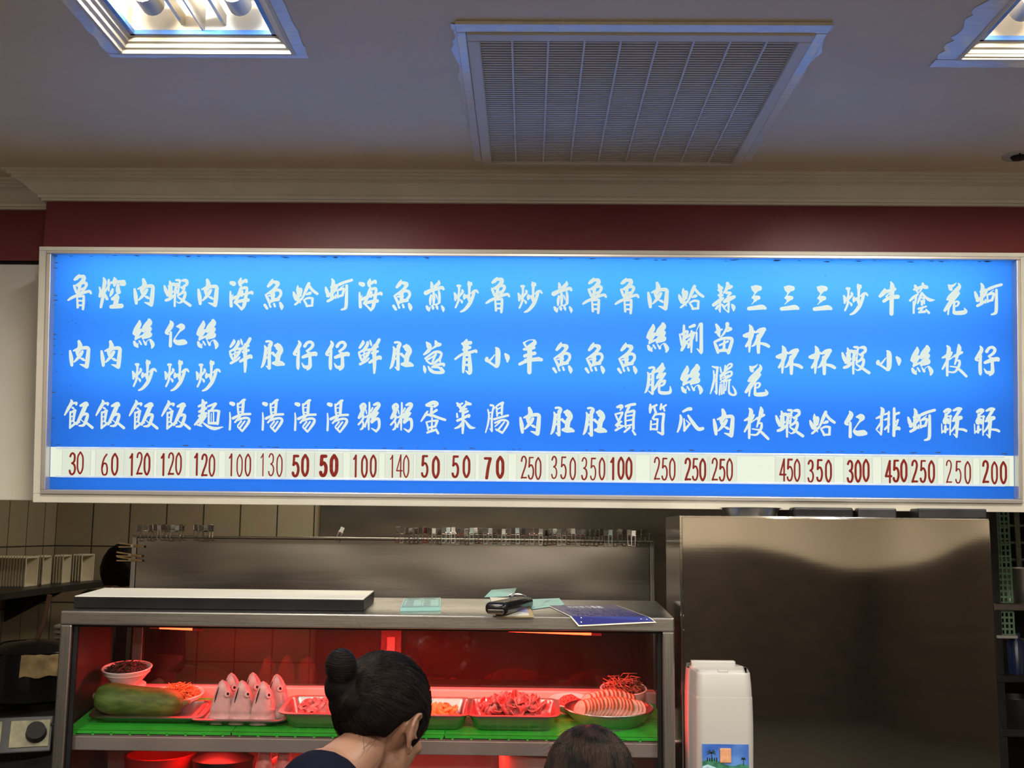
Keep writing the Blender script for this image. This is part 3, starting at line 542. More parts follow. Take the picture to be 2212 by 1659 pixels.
'瓜': ('O', 20, 'b', "1868,184,30 1930,152,44 1970,148,50;1830,235,25 1840,290,43 1820,390,38 1792,460,24;1880,283,20 1885,380,33 1885,445,32;1885,438,38 1960,350,28;1910,300,12 1960,355,24;1937,238,28 1990,320,48 2070,418,52 2135,415,46"),
'排': ('P', 26, 'b', "137,82,22 170,130,70 150,250,54 150,400,48 140,540,38;62,265,30 140,230,48 190,190,28;62,452,28 120,370,38 170,290,28;60,460,15 140,538,28;275,155,35 270,300,43 265,500,30;203,200,33 280,172,38;208,290,33 280,262,38;208,453,36 280,370,38;365,98,45 365,300,54 360,560,52;370,205,48 450,168,33 440,188,28;390,330,18 430,293,38;428,302,36 402,400,28;380,450,48 440,432,58 452,450,44"),
'酥': ('P', 28, 'b', "1222,150,48 1280,118,58 1325,132,40 1260,195,38;1250,200,56 1250,230,50;1230,252,28 1208,310,36 1215,350,28;1250,230,56 1240,340,64;1175,362,20 1180,516,24;1240,400,44 1235,500,44;1200,490,36 1280,450,36;1330,222,34 1320,400,28 1320,546,27;1280,230,28 1340,232,33;1290,280,34 1290,350,34;1378,132,35 1450,103,58 1505,105,50;1480,130,58 1430,210,48 1370,270,14;1365,310,38 1440,272,78 1500,255,70;1440,280,78 1435,450,54 1430,583,38;1380,532,18 1430,580,36;1440,350,56 1380,440,38 1330,498,23;1440,450,33 1540,457,43 1592,480,46"),
}
DISH = ['魯肉飯', '焢肉飯', '肉絲炒飯', '蝦仁炒飯', '肉絲炒麵', '海鮮湯', '魚肚湯', '蛤仔湯', '蚵仔湯', '海鮮粥', '魚肚粥', '煎蔥蛋', '炒青菜', '魯小腸', '炒羊肉',
        '煎魚肚', '魯魚肚', '魯魚頭', '肉絲脆筍', '蛤蜊絲瓜', '蒜苗臘肉', '三杯花枝', '三杯蝦', '三杯蛤', '炒蝦仁', '牛小排', '蔭絲蚵', '花枝酥', '蚵仔酥']
COLX = [172, 240, 312, 382, 450, 519, 590, 660, 730, 798, 868, 938, 1007, 1075, 1145, 1214, 1284, 1354, 1422, 1493, 1563, 1634, 1705, 1776, 1848, 1920, 1990, 2062, 2133]
def parse(st):
    return [[tuple(float(q) for q in p.split(',')) for p in s.split()] for s in st.split(';')]
def brush(mb, pts, put, z0=0.0):
    """one brush stroke: pts are (x, y, width); put maps 2-D to 3-D"""
    n = len(pts)
    if n == 1: pts = pts * 2; n = 2
    out = []
    for i in range(n - 1):
        p0, p1, p2, p3 = pts[max(i - 1, 0)], pts[i], pts[i + 1], pts[min(i + 2, n - 1)]
        for k in range(6):
            t = k / 6
            out.append(tuple(.5 * ((2 * b) + (-a + c) * t + (2 * a - 5 * b + 4 * c - d) * t * t + (-a + 3 * b - 3 * c + d) * t ** 3) for a, b, c, d in zip(p0, p1, p2, p3)))
    out.append(pts[-1])
    vs = []; m = len(out)
    for i, (x, y, wd) in enumerate(out):
        a, b = out[max(i - 1, 0)], out[min(i + 1, m - 1)]
        dx, dy = b[0] - a[0], b[1] - a[1]; l = math.hypot(dx, dy) or 1
        nx, ny = -dy / l * wd / 2, dx / l * wd / 2
        vs += [put(x + nx, y + ny), put(x - nx, y - ny)]
    mb.add(vs, [[2 * i, 2 * i + 1, 2 * i + 3, 2 * i + 2] for i in range(m - 1)])
    for x, y, wd in pts:
        mb.add([put(x + wd / 2 * math.cos(q * PI / 6), y + wd / 2 * math.sin(q * PI / 6)) for q in range(12)], [list(range(12))])

# ================================================================ the menu sign
TILT = math.radians(5.6)
SO = Vector((0, 3.17, PY(1150, 1090, 3.17).z))           # middle of the sign's lower front edge
SN = Vector((0, -math.cos(TILT), -math.sin(TILT)))
SV = Vector((0, -math.sin(TILT), math.cos(TILT)))
def SP(px, py):                                            # photo point -> (u, v) on the sign face
    p = PP(px, py, SO, SN) - SO; return p.x, p.dot(SV)
sign = thing('menu_light_box', 'long lit blue menu sign with white brush lettering above the counter', 'sign', SO)
sign.rotation_euler = (TILT, 0, 0); WL[sign.name] = Vector((0, 0, 0))
cs = [SP(118, 552), SP(2191, 564), SP(2186, 1078), SP(109, 1056)]
U0 = (cs[0][0] + cs[3][0]) / 2; U1 = (cs[1][0] + cs[2][0]) / 2; V1 = (cs[0][1] + cs[1][1]) / 2; V0 = (cs[2][1] + cs[3][1]) / 2
UO0 = (SP(89, 545)[0] + SP(80, 1080)[0]) / 2; UO1 = U1 + .06
VB = (SP(80, 1086)[1] + SP(2200, 1104)[1]) / 2
VT = V1 + .022
fd = -.022                                                  # frame stands this far in front of the lit face
f = MB()
f.box((UO0, fd, VB), (UO1, .15, V0 - .012), .002); f.box((UO0, fd, V1 + .010), (UO1, .15, VT), .002)
f.box((UO0, fd, V0 - .012), (U0 - .014, .15, V1 + .010), .002); f.box((U1 + .012, fd, V0 - .012), (UO1, .15, V1 + .010), .002)
f.build('frame', M_frame, sign)
b = MB(); bd = -.030
b.box((U0 - .014, bd, V0 - .012), (U1 + .012, .012, V0), .002); b.box((U0 - .014, bd, V1), (U1 + .012, .012, V1 + .010), .002)
b.box((U0 - .014, bd, V0), (U0, .012, V1), .002); b.box((U1, bd, V0), (U1 + .012, .012, V1), .002)
b.build('bead', M_alu, sign)
MB().add([(U0, 0, V0), (U1, 0, V0), (U1, 0, V1), (U0, 0, V1)], [[0, 1, 2, 3]]).build('face', M_blue, sign)
hb = MB()
q = [(U0, V0), (U1, V0), (U1, V1), (U0, V1)]
hb.add([(u, .006, v) for u, v in q] + [(u, .15, v) for u, v in q], [[i, (i + 1) % 4, 4 + (i + 1) % 4, 4 + i] for i in range(4)] + [[4, 5, 6, 7]])
hb.build('lamp_housing', M_wipe, sign)
for v, pw in ((V1 - .07, 3.9), (V0 + .36, 2.4), (V0 + .10, 1.15)):     # the rows of tubes inside
    l = area('sign_tube_light', (0, 0, 0), (0, 0, 0), U1 - U0 - .1, .04, pw, (0.9, 0.96, 1.0))
    l.parent = sign; l.location = ((U0 + U1) / 2, .13, v); l.rotation_euler = (-PI / 2, 0, 0)
ru = [SP(112, 965), SP(2186, 985), SP(2186, 1050), SP(112, 1030)]
RV1 = (ru[0][1] + ru[1][1]) / 2; RV0 = (ru[2][1] + ru[3][1]) / 2
MB().box((U0 + .002, -.004, RV0), (U1 - .002, -.0005, RV1)).build('price_rail', M_rail, sign)
rl = MB()
for v in (RV0 + .002, RV1 - .002):
    rl.box((U0 + .02, -.009, v - .003), (U1 - .03, -.004, v + .003), .001)
rl.build('rail_lip', pm('clear_rail_lip', (0.45, 0.52, 0.62), 0.15, var=.1, vscale=40, emit=(.35, .45, .6), es=.5), sign)
gr = MB(); rnd = random.Random(4)                           # grime and chipped film along the edges of the face
for _ in range(150):
    u = rnd.uniform(U0, U1); v = V1 - abs(rnd.gauss(0, .002)); 
    if rnd.random() < .35: v = RV1 + .006 + rnd.uniform(-.001, .002)
    if rnd.random() < .1: u = U0 + abs(rnd.gauss(0, .002)); v = rnd.uniform(V0, V1)
    s = rnd.uniform(.001, .006)
    gr.add([(u + s * 2.2 * rnd.uniform(.5, 1) * math.cos(a), -.0006, v + s * .35 * rnd.uniform(.4, 1) * math.sin(a)) for a in [k * PI / 4 for k in range(8)]], [list(range(8))])
for _ in range(60):
    u = rnd.uniform(U0, U1); v = rnd.uniform(V0, V1); s = rnd.uniform(.0006, .0016)
    if rnd.random() < .4: u = U0 + rnd.random() * .12; v = V0 + .3 + rnd.random() * .25
    gr.add([(u + s * math.cos(a), -.0006, v + s * math.sin(a)) for a in [k * PI / 3 for k in range(6)]], [list(range(6))])
gr.build('grime', M_ink, sign, weld=False)['kind'] = 'stuff'

ROWY = {'t': 636, 'm': 765, 'b': 901, 'q1': 722, 'q2': 809}       # row centres at the left end of the sign
def rowv(kind, cx):
    return SP(172, ROWY[kind])[1]
gl = {}
for ch, (rg, col, kind, st) in G.items():
    x0, y0, s = REG[rg]
    ss = [[(x0 + x / s, y0 + y / s, wd / s) for x, y, wd in k] for k in parse(st)]
    xs = [p[0] for k in ss for p in k]; ys = [p[1] for k in ss for p in k]
    cx, cy = (min(xs) + max(xs)) / 2, (min(ys) + max(ys)) / 2
    pc = SP(cx, cy); e = SP(cx + 30, cy); kx = (e[0] - pc[0]) / 30
    # local strokes in metres about the glyph's own centre, plus where that centre lies from its column
    loc = []
    for k in ss:
        loc.append([((lambda q: (q[0] - pc[0], q[1] - pc[1]))(SP(x, y)) + (wd * kx,)) for x, y, wd in k])
    gl[ch] = (loc, kind, pc[0] - SP(COLX[col - 1], cy)[0], pc[1])
lt = MB()
for i, d in enumerate(DISH):
    kinds = {3: 'tmb', 4: ('t', 'q1', 'q2', 'b')}[len(d)]
    for ch, kind in zip(d, kinds):
        loc, k0, du, v0 = gl[ch]
        base = SP(COLX[i], {'t': 642, 'm': 771, 'b': 907, 'q1': 728, 'q2': 815}[kind])[0]
        same = kind == k0
        cu = base + (du if same else 0.0); cv = v0 if same else rowv(kind, 0)
        for k in loc:
            brush(lt, k, lambda x, y: (cu + x, -.0012, cv + y))
lt.build('lettering', M_letter, sign, weld=False)

# price digits, drawn in a box one unit high
DG = {'0': [[(.25, 1), (.06, .8), (.03, .5), (.06, .2), (.25, 0), (.44, .2), (.47, .5), (.44, .8), (.25, 1)]],
      '1': [[(.08, .82), (.2, .92), (.26, 1.0)], [(.26, 1.0), (.26, 0)]],
      '2': [[(.05, .78), (.1, .93), (.25, 1), (.4, .93), (.45, .76), (.36, .5), (.2, .25), (.06, 0)], [(.06, 0.02), (.47, .02)]],
      '3': [[(.06, .85), (.15, .97), (.27, 1), (.4, .92), (.43, .76), (.37, .6), (.22, .53)], [(.22, .53), (.4, .45), (.47, .27), (.4, .08), (.25, 0), (.1, .05), (.04, .18)]],
      '4': [[(.38, 0), (.38, 1)], [(.38, 1), (.03, .28)], [(.03, .28), (.5, .28)]],
      '5': [[(.43, .98), (.12, .98)], [(.12, .98), (.08, .55)], [(.08, .55), (.2, .63), (.33, .62), (.45, .45), (.45, .22), (.35, .04), (.2, 0), (.08, .06), (.04, .16)]],
      '6': [[(.4, .96), (.2, .78), (.07, .5), (.04, .25), (.12, .05), (.26, 0), (.42, .07), (.46, .28), (.4, .48), (.26, .55), (.12, .48), (.06, .35)]],
      '7': [[(.04, .97), (.46, .97)], [(.46, .97), (.3, .55), (.18, 0)]]}
PRICES = [(167, '30', 5), (239, '60', 5), (303, '120', 5), (371, '120', 5), (443, '120', 5), (519, '100', 4), (587, '130', 3.4), (650, '50', 6.8), (711, '50', 8.6), (788, '100', 5),
          (863, '140', 3.5), (930, '50', 6.5), (996, '50', 6), (1067, '70', 7.6), (1147, '250', 4), (1217, '350', 4), (1281, '350', 4.2), (1341, '100', 5.5), (1435, '250', 4),
          (1501, '250', 5.2), (1559, '250', 5), (1705, '450', 5), (1769, '350', 5), (1852, '300', 5.5), (1934, '450', 5.8), (1992, '250', 5.2), (2068, '250', 4), (2146, '200', 5.6)]
ADV = [17, 22, 16.5, 16.5, 16.5, 18, 18, 20.5, 23, 19, 15, 24, 24, 27, 15.5, 20, 19, 17, 16.5, 16, 16, 15.5, 19, 17, 16.5, 18, 20, 19]
cnt = {}
for px, tx, wt in PRICES: cnt[tx] = cnt.get(tx, 0) + 1
seen = {}
SM = Matrix.Translation(SO) @ Matrix.Rotation(TILT, 4, 'X')
MPP = (SP(1150, 1010)[0] - SP(1050, 1010)[0]) / 100
for (px, tx, wt), av in zip(PRICES, ADV):
    u, v = SP(px, 1001 + (px - 167) * .0096)
    j = min(range(29), key=lambda k: abs(COLX[k] - px)); seen[tx] = seen.get(tx, 0) + 1
    where = ('the only card of that price' if cnt[tx] == 1 else ordw(seen[tx]) + ' of its price from the left')
    c = thing('price_card', 'price card with red ' + tx + ' in the white rail, ' + where, 'price card', group='price cards in the sign rail')
    hw, hh = 31 * MPP, 29.5 * MPP
    MB().box((-hw, -.002, -hh), (hw, 0, hh), .0006).build('card', M_card, c)
    for s in (-1, 1): MB().box((s * hw - .0004, -.0026, -hh), (s * hw + .0004, -.0004, hh)).build('card_edge', M_edge, c)
    dm = MB(); n = len(tx); H = 50 * MPP; wid = H * .5; adv = av * MPP
    rr = random.Random(px)
    for k, chd in enumerate(tx):
        ox = (k - (n - 1) / 2) * adv; oy = rr.uniform(-1.5, 1.5) * MPP; sw = (12.2 if n == 3 else 13.5) * MPP / .5
        for stq in DG[chd]:
            wk = .88 * wt * MPP * (1 if rr.random() < .7 else .85)
            brush(dm, [(ox + (x - .25) * sw, oy + (y - .5) * (H - wk), wk) for x, y in stq], lambda x, y: (x, -.0024, y))
    dm.build('price_lettering', M_digit, c, weld=False)
    c.matrix_world = SM @ Matrix.Translation((u, -.0046, v))

# ================================================================ the display case
YF = 2.95; YB = 3.33; CT = 1.379                       # front, back and top of the case
CX0, CX1 = PY(130, 1322, YF).x, PY(1457, 1335, YF).x
case = thing('refrigerated_display_case', 'steel and glass refrigerated display case glowing red inside, under the blue sign', 'display case', ((CX0 + CX1) / 2, (YF + YB) / 2, 0))
TSL = math.tan(math.radians(2.9))                       # the top rises slightly towards the back
def PT(px, py, dz=0.0):                                 # photo point -> point dz above the case top
    return PP(px, py, Vector((0, YF, CT + dz)), Vector((0, -TSL, 1)).normalized())
def top_slab():
    y1 = YB + .02; zb = CT + (y1 - YF) * TSL; bm = bmesh.new()
    v = [bm.verts.new(p) for p in ((CX0, YF, CT - .037), (CX1, YF, CT - .037), (CX1, y1, CT - .037), (CX0, y1, CT - .037), (CX0, YF, CT), (CX1, YF, CT), (CX1, y1, zb), (CX0, y1, zb))]
    for f in ((0, 3, 2, 1), (4, 5, 6, 7), (0, 1, 5, 4), (1, 2, 6, 5), (2, 3, 7, 6), (3, 0, 4, 7)): bm.faces.new([v[i] for i in f])
    bmesh.ops.bevel(bm, geom=list(bm.edges), offset=.004, segments=2, profile=.5, affect='EDGES')
    MB().bm(bm).build('top', M_steel, case)
top_slab()
BZ = PY(800, 1625, 3.03).z                             # underside of the shelf lip
for s, x0 in (('l', CX0), ('r', CX1 - .032)):
    MB().box((x0, YF + .004, 0.10), (x0 + .032, YF + .034, CT - .037), .004).build('post', M_steelv, case)
gk = MB(); gx0, gx1 = CX0 + .032, CX1 - .032
gk.box((gx0, YF + .016, .62), (gx0 + .012, YF + .03, CT - .037), .003); gk.box((gx1 - .012, YF + .016, .62), (gx1, YF + .03, CT - .037), .003)
gk.box((gx0, YF + .016, CT - .043), (gx1, YF + .03, CT - .037), .002)
gk.build('gasket', M_black, case)
gz = MB(); gz.box((gx0 + .012, YF + .021, .62), (gx1 - .012, YF + .025, CT - .043)); gz.build('front_glass', M_glass, case)
MB().box((CX0, YF + .034, .62), (CX0 + .006, YB, CT - .037)).build('side_panel', M_wallin, case)
MB().box((CX1 - .008, YF + .034, .62), (CX1, YB, CT - .037)).build('side_glass', M_glass, case)
cb = MB(); cb.box((CX0, YF, .10), (CX1, YB, .62), .004)
cb.build('base_cabinet', M_steel, case)
ft = MB()
MB().box((CX0 + .04, YF + .06, 0), (CX1 - .04, YB - .04, .10)).build('plinth', M_black, case)
LB = PY(1000, 1512, YB - .04).z; LT = PY(1000, 1490, YB - .04).z
MB().box((CX0 + .008, YB - .04, LB - .02), (CX1 - .010, YB + .02, LT), .004).build('back_ledge', M_ledge, case)
bk = MB(); mx = PY(845, 1400, YB).x
for x0, x1, dy in ((CX0 + .012, mx + .03, 0), (mx - .03, CX1 - .012, .012)):
    MB().box((x0, YB + dy, LT - .01), (x1, YB + dy + .005, CT - .037)).build('sliding_glass_door', M_backglass, case)
MB().box((mx - .03, YB - .004, LT), (mx + .03, YB - .001, CT - .037)).build('door_stile', glassmat('clear_stile', (.6, .5, .5), 1.0, .10, (.4, .3, .3)), case)
MB().box((mx - .012, YB - .012, 1.235), (mx + .012, YB - .004, 1.285), .003).build('door_handle', pm('clear_handle', (.20, .12, .12), .2, var=.05), case)
MB().box((CX0 + .012, YB - .005, .62), (CX1 - .012, YB + .01, LB)).build('lower_back_panel', M_inner, case)
MATZ = PY(700, 1584, 3.0).z
SHX0, SHX1 = CX0 + .014, CX1 - .014
SHY = YF + .05; SLOPE = math.atan2(PY(1000, 1514, YB - .045).z - MATZ, YB - .045 - SHY)     # the shelf climbs towards the back
ST = Matrix.Translation((0, SHY, MATZ)) @ Matrix.Rotation(SLOPE, 4, 'X') @ Matrix.Translation((0, -SHY, -MATZ))
def settle(before):
    for o in list(COL.objects):
        if o.parent is None and o.name not in before: o.matrix_world = ST @ o.matrix_basis
sh = MB(); sh.box((SHX0, YF + .045, MATZ - .016), (SHX1, YB - .045, MATZ - .012), M=ST); sh.box((SHX0, YF + .040, MATZ - .050), (SHX1, YF + .046, MATZ - .014), .002)
sh.build('shelf', M_inner, case)
for x0, x1 in ((SHX0 + .10, SHX0 + .104), (SHX1 - .24, SHX1 - .236)):
    pass
MB().box((SHX0 + .06, YB - .03, LT), (SHX0 + .09, YB - .008, CT - .037), .002).build('upright', M_steelv, case)
# red lamp tubes under the top
def lamp_tube(a, b, r, label):
    t = thing('red_tube_lamp', label, 'lamp', (a + b) / 2, 'red lamps under the case top')
    d = (b - a).normalized()
    MB().tube([a, b], r, 12).build('tube', M_red, t)
    for p, q in ((a, a + d * .022), (b - d * .022, b)): pass
    MB().tube([b, b + d * .028], r * 1.02, 12).build('end_cap', M_redend, t)
    MB().tube([a - d * .028, a], r * 1.02, 12).build('end_cap', M_redend, t)
    MB().box((min(a.x, b.x) - .03, a.y - .012, max(a.z, b.z) + r * .8), (max(a.x, b.x) + .03, a.y + .012, CT - .037), .002).build('batten', M_inner, t)
LZ = CT - .060
pb = PY(1277, 1368, 3.03); pa = PY(980, 1359, 3.03); pa.z = pb.z + .011
lamp_tube(pa, pb, .0055, 'bright red lamp tube under the right half of the case top')
pb = PY(416, 1359, 3.03); pa = PY(345, 1358, 3.03); pa.z = pb.z + .003
lamp_tube(pa, pb, .0035, 'short red lamp tube under the left end of the case top')
for y in (3.55,):                                       # no rear tube built; unseen red area lights below are added for case glow
    a = Vector((CX0 + .25, y, CT - .050)); b = Vector((CX1 - .25, y, CT - .050))
for x, y_, pw in ((CX0 + .42, 3.24, 7), (CX0 + .85, 3.20, 9), (CX1 - .42, 3.10, 11)):
    area('red_tube_glow', (x, y_, CT - .055), (0, 0, 0), .36, .012, pw, (1.0, .035, .030))
area('red_tube_glow', ((CX0 + CX1) / 2, 3.12, MATZ - .06), (0, 0, 0), 1.2, .02, 5, (1.0, .03, .02))  # unseen red light added under the shelf, without a tube

BEFORE = {o.name for o in COL.objects}
# green plastic grid mats on the shelf
def mat_grid(x0, x1, label):
    t = thing('green_grid_mat', label, 'mat', ((x0 + x1) / 2, 3.14, MATZ), 'green plastic mats on the shelf')
    y0, y1 = YF + .052, YB - .048
    m = MB(); n = 46; st = (y1 - y0) / 22
    for i in range(23): m.box((x0, y0 + i * st - .0045, MATZ - .004), (x1, y0 + i * st + .0045, MATZ))
    nx = max(2, int((x1 - x0) / .028))
    for i in range(nx + 1):
        x = x0 + (x1 - x0) * i / nx; m.box((x - .003, y0, MATZ - .0046), (x + .003, y1, MATZ - .0006))
    m.box((x0, y0 - .004, MATZ - .008), (x1, y0 + .002, MATZ))
    m.build('grid', M_green, t)
    for i in range(int((x1 - x0) / .05) + 1):
        x = min(x0 + .02 + i * .05, x1 - .006)
        MB().box((x - .003, y0 - .004, MATZ - .0118), (x + .003, y0 + .001, MATZ - .004)).build('peg', M_green, t)
b1 = PY(500, 1580, 3.0).x; b2 = PY(960, 1580, 3.0).x
mat_grid(SHX0 + .004, b1 - .002, 'green plastic grid mat under the melon, at the left end of the shelf')
mat_grid(b1 + .002, b2 - .002, 'green plastic grid mat under the fish heads, middle of the shelf')
mat_grid(b2 + .002, SHX1 - .004, 'green plastic grid mat under the sliced meats, right end of the shelf')

# ================================================================ vessels
def rect_vessel(name, label, cx, y0, wd, dp, h, z, group=None, lip=.012, taper=.016, bead=True):
    """an open steel pan: rounded-rectangle rings from the rim down to the floor and up the outside"""
    t = thing(name, label, 'tray' if 'tray' in name else 'pan', (cx, y0 + dp / 2, z), group)
    cy = y0 + dp / 2
    def ring(hw, hd, r, zz):
        o = []
        for sx, sy, a0 in ((1, 1, 0), (-1, 1, PI / 2), (-1, -1, PI), (1, -1, 1.5 * PI)):
            for k in range(6):
                a = a0 + k / 5 * PI / 2
                o.append((cx + sx * (hw - r) + r * math.cos(a), cy + sy * (hd - r) + r * math.sin(a), zz))
        return o
    hw, hd = wd / 2, dp / 2
    rings = [ring(hw, hd, .03, z + h - .003), ring(hw, hd, .03, z + h), ring(hw - lip, hd - lip, .022, z + h), ring(hw - lip - .003, hd - lip - .003, .022, z + h - .005),
             ring(hw - lip - taper * .7, hd - lip - taper * .7, .022, z + .012), ring(hw - lip - taper - .006, hd - lip - taper - .006, .018, z + .003)]
    out = [ring(hw - lip - taper - .004, hd - lip - taper - .004, .02, z + .0005), ring(hw - lip - taper * .7 + .0015, hd - lip - taper * .7 + .0015, .024, z + .011), ring(hw - lip + .0015, hd - lip + .0015, .024, z + h - .006), ring(hw, hd, .03, z + h - .003)]
    seq = rings + out; n = 24; vs = [p for r in seq for p in r]; fs = []
    for i in range(len(seq) - 1):
        if i == len(rings) - 1: continue
        fs += [[i * n + k, i * n + (k + 1) % n, (i + 1) * n + (k + 1) % n, (i + 1) * n + k] for k in range(n)]
    fs.append([5 * n + k for k in range(n)]); fs.append([6 * n + k for k in range(n)])
    MB().add(vs, fs, True).build('body', M_pan, t)
    return t
def bowl(name, label, c, r, h, mat=M_white, foot=.45, group=None, flare=1.6, cat='bowl', band=True, sy=1.0):
    t = thing(name, label, cat, c, group)
    pr = [(0, .006)]
    for i in range(11):
        u = i / 10; pr.append((r * (foot * .9 + (1 - foot * .9) * u ** (1 / flare)) - .003, .006 + (h - .006) * u))
    pr += [(r, h + .001), (r + .002, h - .001)]
    for i in range(10, -1, -1):
        u = i / 10; pr.append((r * (foot + (1 - foot) * u ** (1 / flare)) + .0005, .004 + (h - .008) * u))
    pr += [(r * foot, .0), (r * foot - .004, .0), (r * foot - .005, .003), (0, .003)]
    MB().lathe(pr, 40, c, 1, sy).build('body', mat, t)
    if band:
        MB().lathe([(r * .93, h * .74), (r * .955, h * .78), (r * .945, h * .72), (r * .93, h * .74)], 40, c).build('rim_band', mat, t)
    return t
def shreds(name, label, c, rx, ry, hh, n, ln, th, mat, flat=.5, seed=1, spread=1.0, cat='food'):
    rnd = random.Random(seed); m = MB()
    for i in range(n):
        a = rnd.uniform(0, 2 * PI); q = math.sqrt(rnd.random()) * .94
        x = c[0] + rx * q * math.cos(a); y = c[1] + ry * q * math.sin(a)
        z = c[2] + hh * (1 - q * q) * rnd.uniform(.25, 1.0)
        b = rnd.uniform(0, 2 * PI); L = ln * rnd.uniform(.5, 1.1); up = rnd.uniform(-.4, .5)
        d = Vector((math.cos(b), math.sin(b), up)).normalized() * L / 2
        k = Vector((rnd.uniform(-1, 1), rnd.uniform(-1, 1), rnd.uniform(0, 1))) * L * .18
        p = Vector((x, y, z)); e0, e1 = p - d, p + d
        for e in (e0, e1):
            vx, vy = (e.x - c[0]) / rx, (e.y - c[1]) / ry; l = math.hypot(vx, vy)
            if l > spread: e.x = c[0] + rx * vx / l * spread; e.y = c[1] + ry * vy / l * spread
            e.z = max(e.z, c[2])
        m.tube([e0, p + k, e1], [th * .6, th, th * .5], 5, flat=flat)
    o = m.build(name, mat, None, c, weld=False); return tag(o, label, cat, None, 'stuff')
def heap(name, label, c, rx, ry, hh, mat, n=400, s=.004, seed=2, cat='food'):
    rnd = random.Random(seed); m = MB()
    for i in range(n):
        a = rnd.uniform(0, 2 * PI); q = math.sqrt(rnd.random())
        z = hh * (1 - q ** 2) * rnd.uniform(.5, 1)
        p = (c[0] + rx * q * math.cos(a), c[1] + ry * q * math.sin(a), c[2] + z)
        r = s * rnd.uniform(.6, 1.3); M = Matrix.Translation(p) @ Euler((rnd.random() * 6, rnd.random() * 6, rnd.random() * 6)).to_matrix().to_4x4()
        m.ball((0, 0, 0), (r * 1.5, r, r * .8), 7, 5, M)
    o = m.build(name, mat, None, c, weld=False); return tag(o, label, cat, None, 'stuff')

M_melon = pm('melon_skin', (0.045, 0.10, 0.014), 0.6, col2=(0.10, 0.19, 0.035), vscale=60, stretch=(.35, 1, 1), bump=.25, bscale=90)
M_stem = pm('melon_stem', (0.20, 0.16, 0.07), 0.7, var=.2, vscale=60)
M_fish = pm('fish_skin', (0.50, 0.38, 0.38), 0.30, col2=(0.62, 0.52, 0.51), vscale=35, bump=.12, bscale=150, sss=.1)
M_fishd = pm('fish_crown_skin', (0.42, 0.30, 0.31), 0.28, var=.25, vscale=70, bump=.15, bscale=160)
M_meat = pm('raw_meat', (0.42, 0.055, 0.05), 0.36, col2=(0.62, 0.27, 0.25), vscale=38, bump=.2, bscale=90, sss=.1, detail=6)
M_meat2 = pm('raw_pink_meat', (0.50, 0.10, 0.10), 0.4, col2=(0.66, 0.30, 0.29), vscale=50, bump=.2, bscale=90, sss=.1)
M_orange = pm('orange_roe', (0.80, 0.24, 0.05), 0.35, var=.2, vscale=60, bump=.2, bscale=120)
M_pork = pm('cooked_pork', (0.50, 0.34, 0.26), 0.42, col2=(0.70, 0.58, 0.48), vscale=45, bump=.1, bscale=120, sss=.1)
M_rind = pm('pork_rind', (0.33, 0.13, 0.045), 0.4, var=.25, vscale=60)
M_veg = pm('dark_dried_greens', (0.035, 0.028, 0.022), 0.55, var=.5, vscale=90)
M_carrot = pm('orange_shreds', (0.62, 0.25, 0.07), 0.5, var=.35, vscale=120)
M_stalk = pm('dried_stalks', (0.20, 0.10, 0.055), 0.55, var=.45, vscale=100)
M_mince = pm('red_mince', (0.55, 0.09, 0.07), 0.4, var=.3, vscale=120)

# melon on its tray
tr = rect_vessel('steel_tray', 'shallow steel tray holding the green melon', PY(317, 1570, 3.06).x, 3.03, .315, .155, .026, MATZ)
cz = MATZ + .0035
pth = []; rad = []
pm0, pm1 = PY(203, 1530, 3.10), PY(397, 1553, 3.10)
for i in range(21):
    u = i / 20; x = pm0.x + (pm1.x - pm0.x) * u
    r = .0445 * (1 - .16 * u) * min(1, math.sqrt(max(1e-4, 1 - (abs(u - .5) / .5) ** 5.0)) + .02) 
    pth.append(Vector((x, 3.108 - .008 * math.sin(u * PI) + .004 * u, cz + .0445 * (1 - .16 * u) + .010 * (1 - u) ** 2))); rad.append(r)
mel = thing('green_melon', 'long green mottled gourd melon lying in a steel tray at the left', 'melon', (pth[10].x, 3.10, cz))
MB().tube(pth, rad, 28).build('flesh', M_melon, mel)
MB().tube([pth[-1] - Vector((.004, 0, 0)), pth[-1] + Vector((.006, -.001, .002)), pth[-1] + Vector((.014, -.002, .004))], [.010, .008, .006], 10).build('stem', M_stem, mel)
MB().ball(pth[0], (.005, .009, .009), 12, 8).build('blossom_end', M_stem, mel)

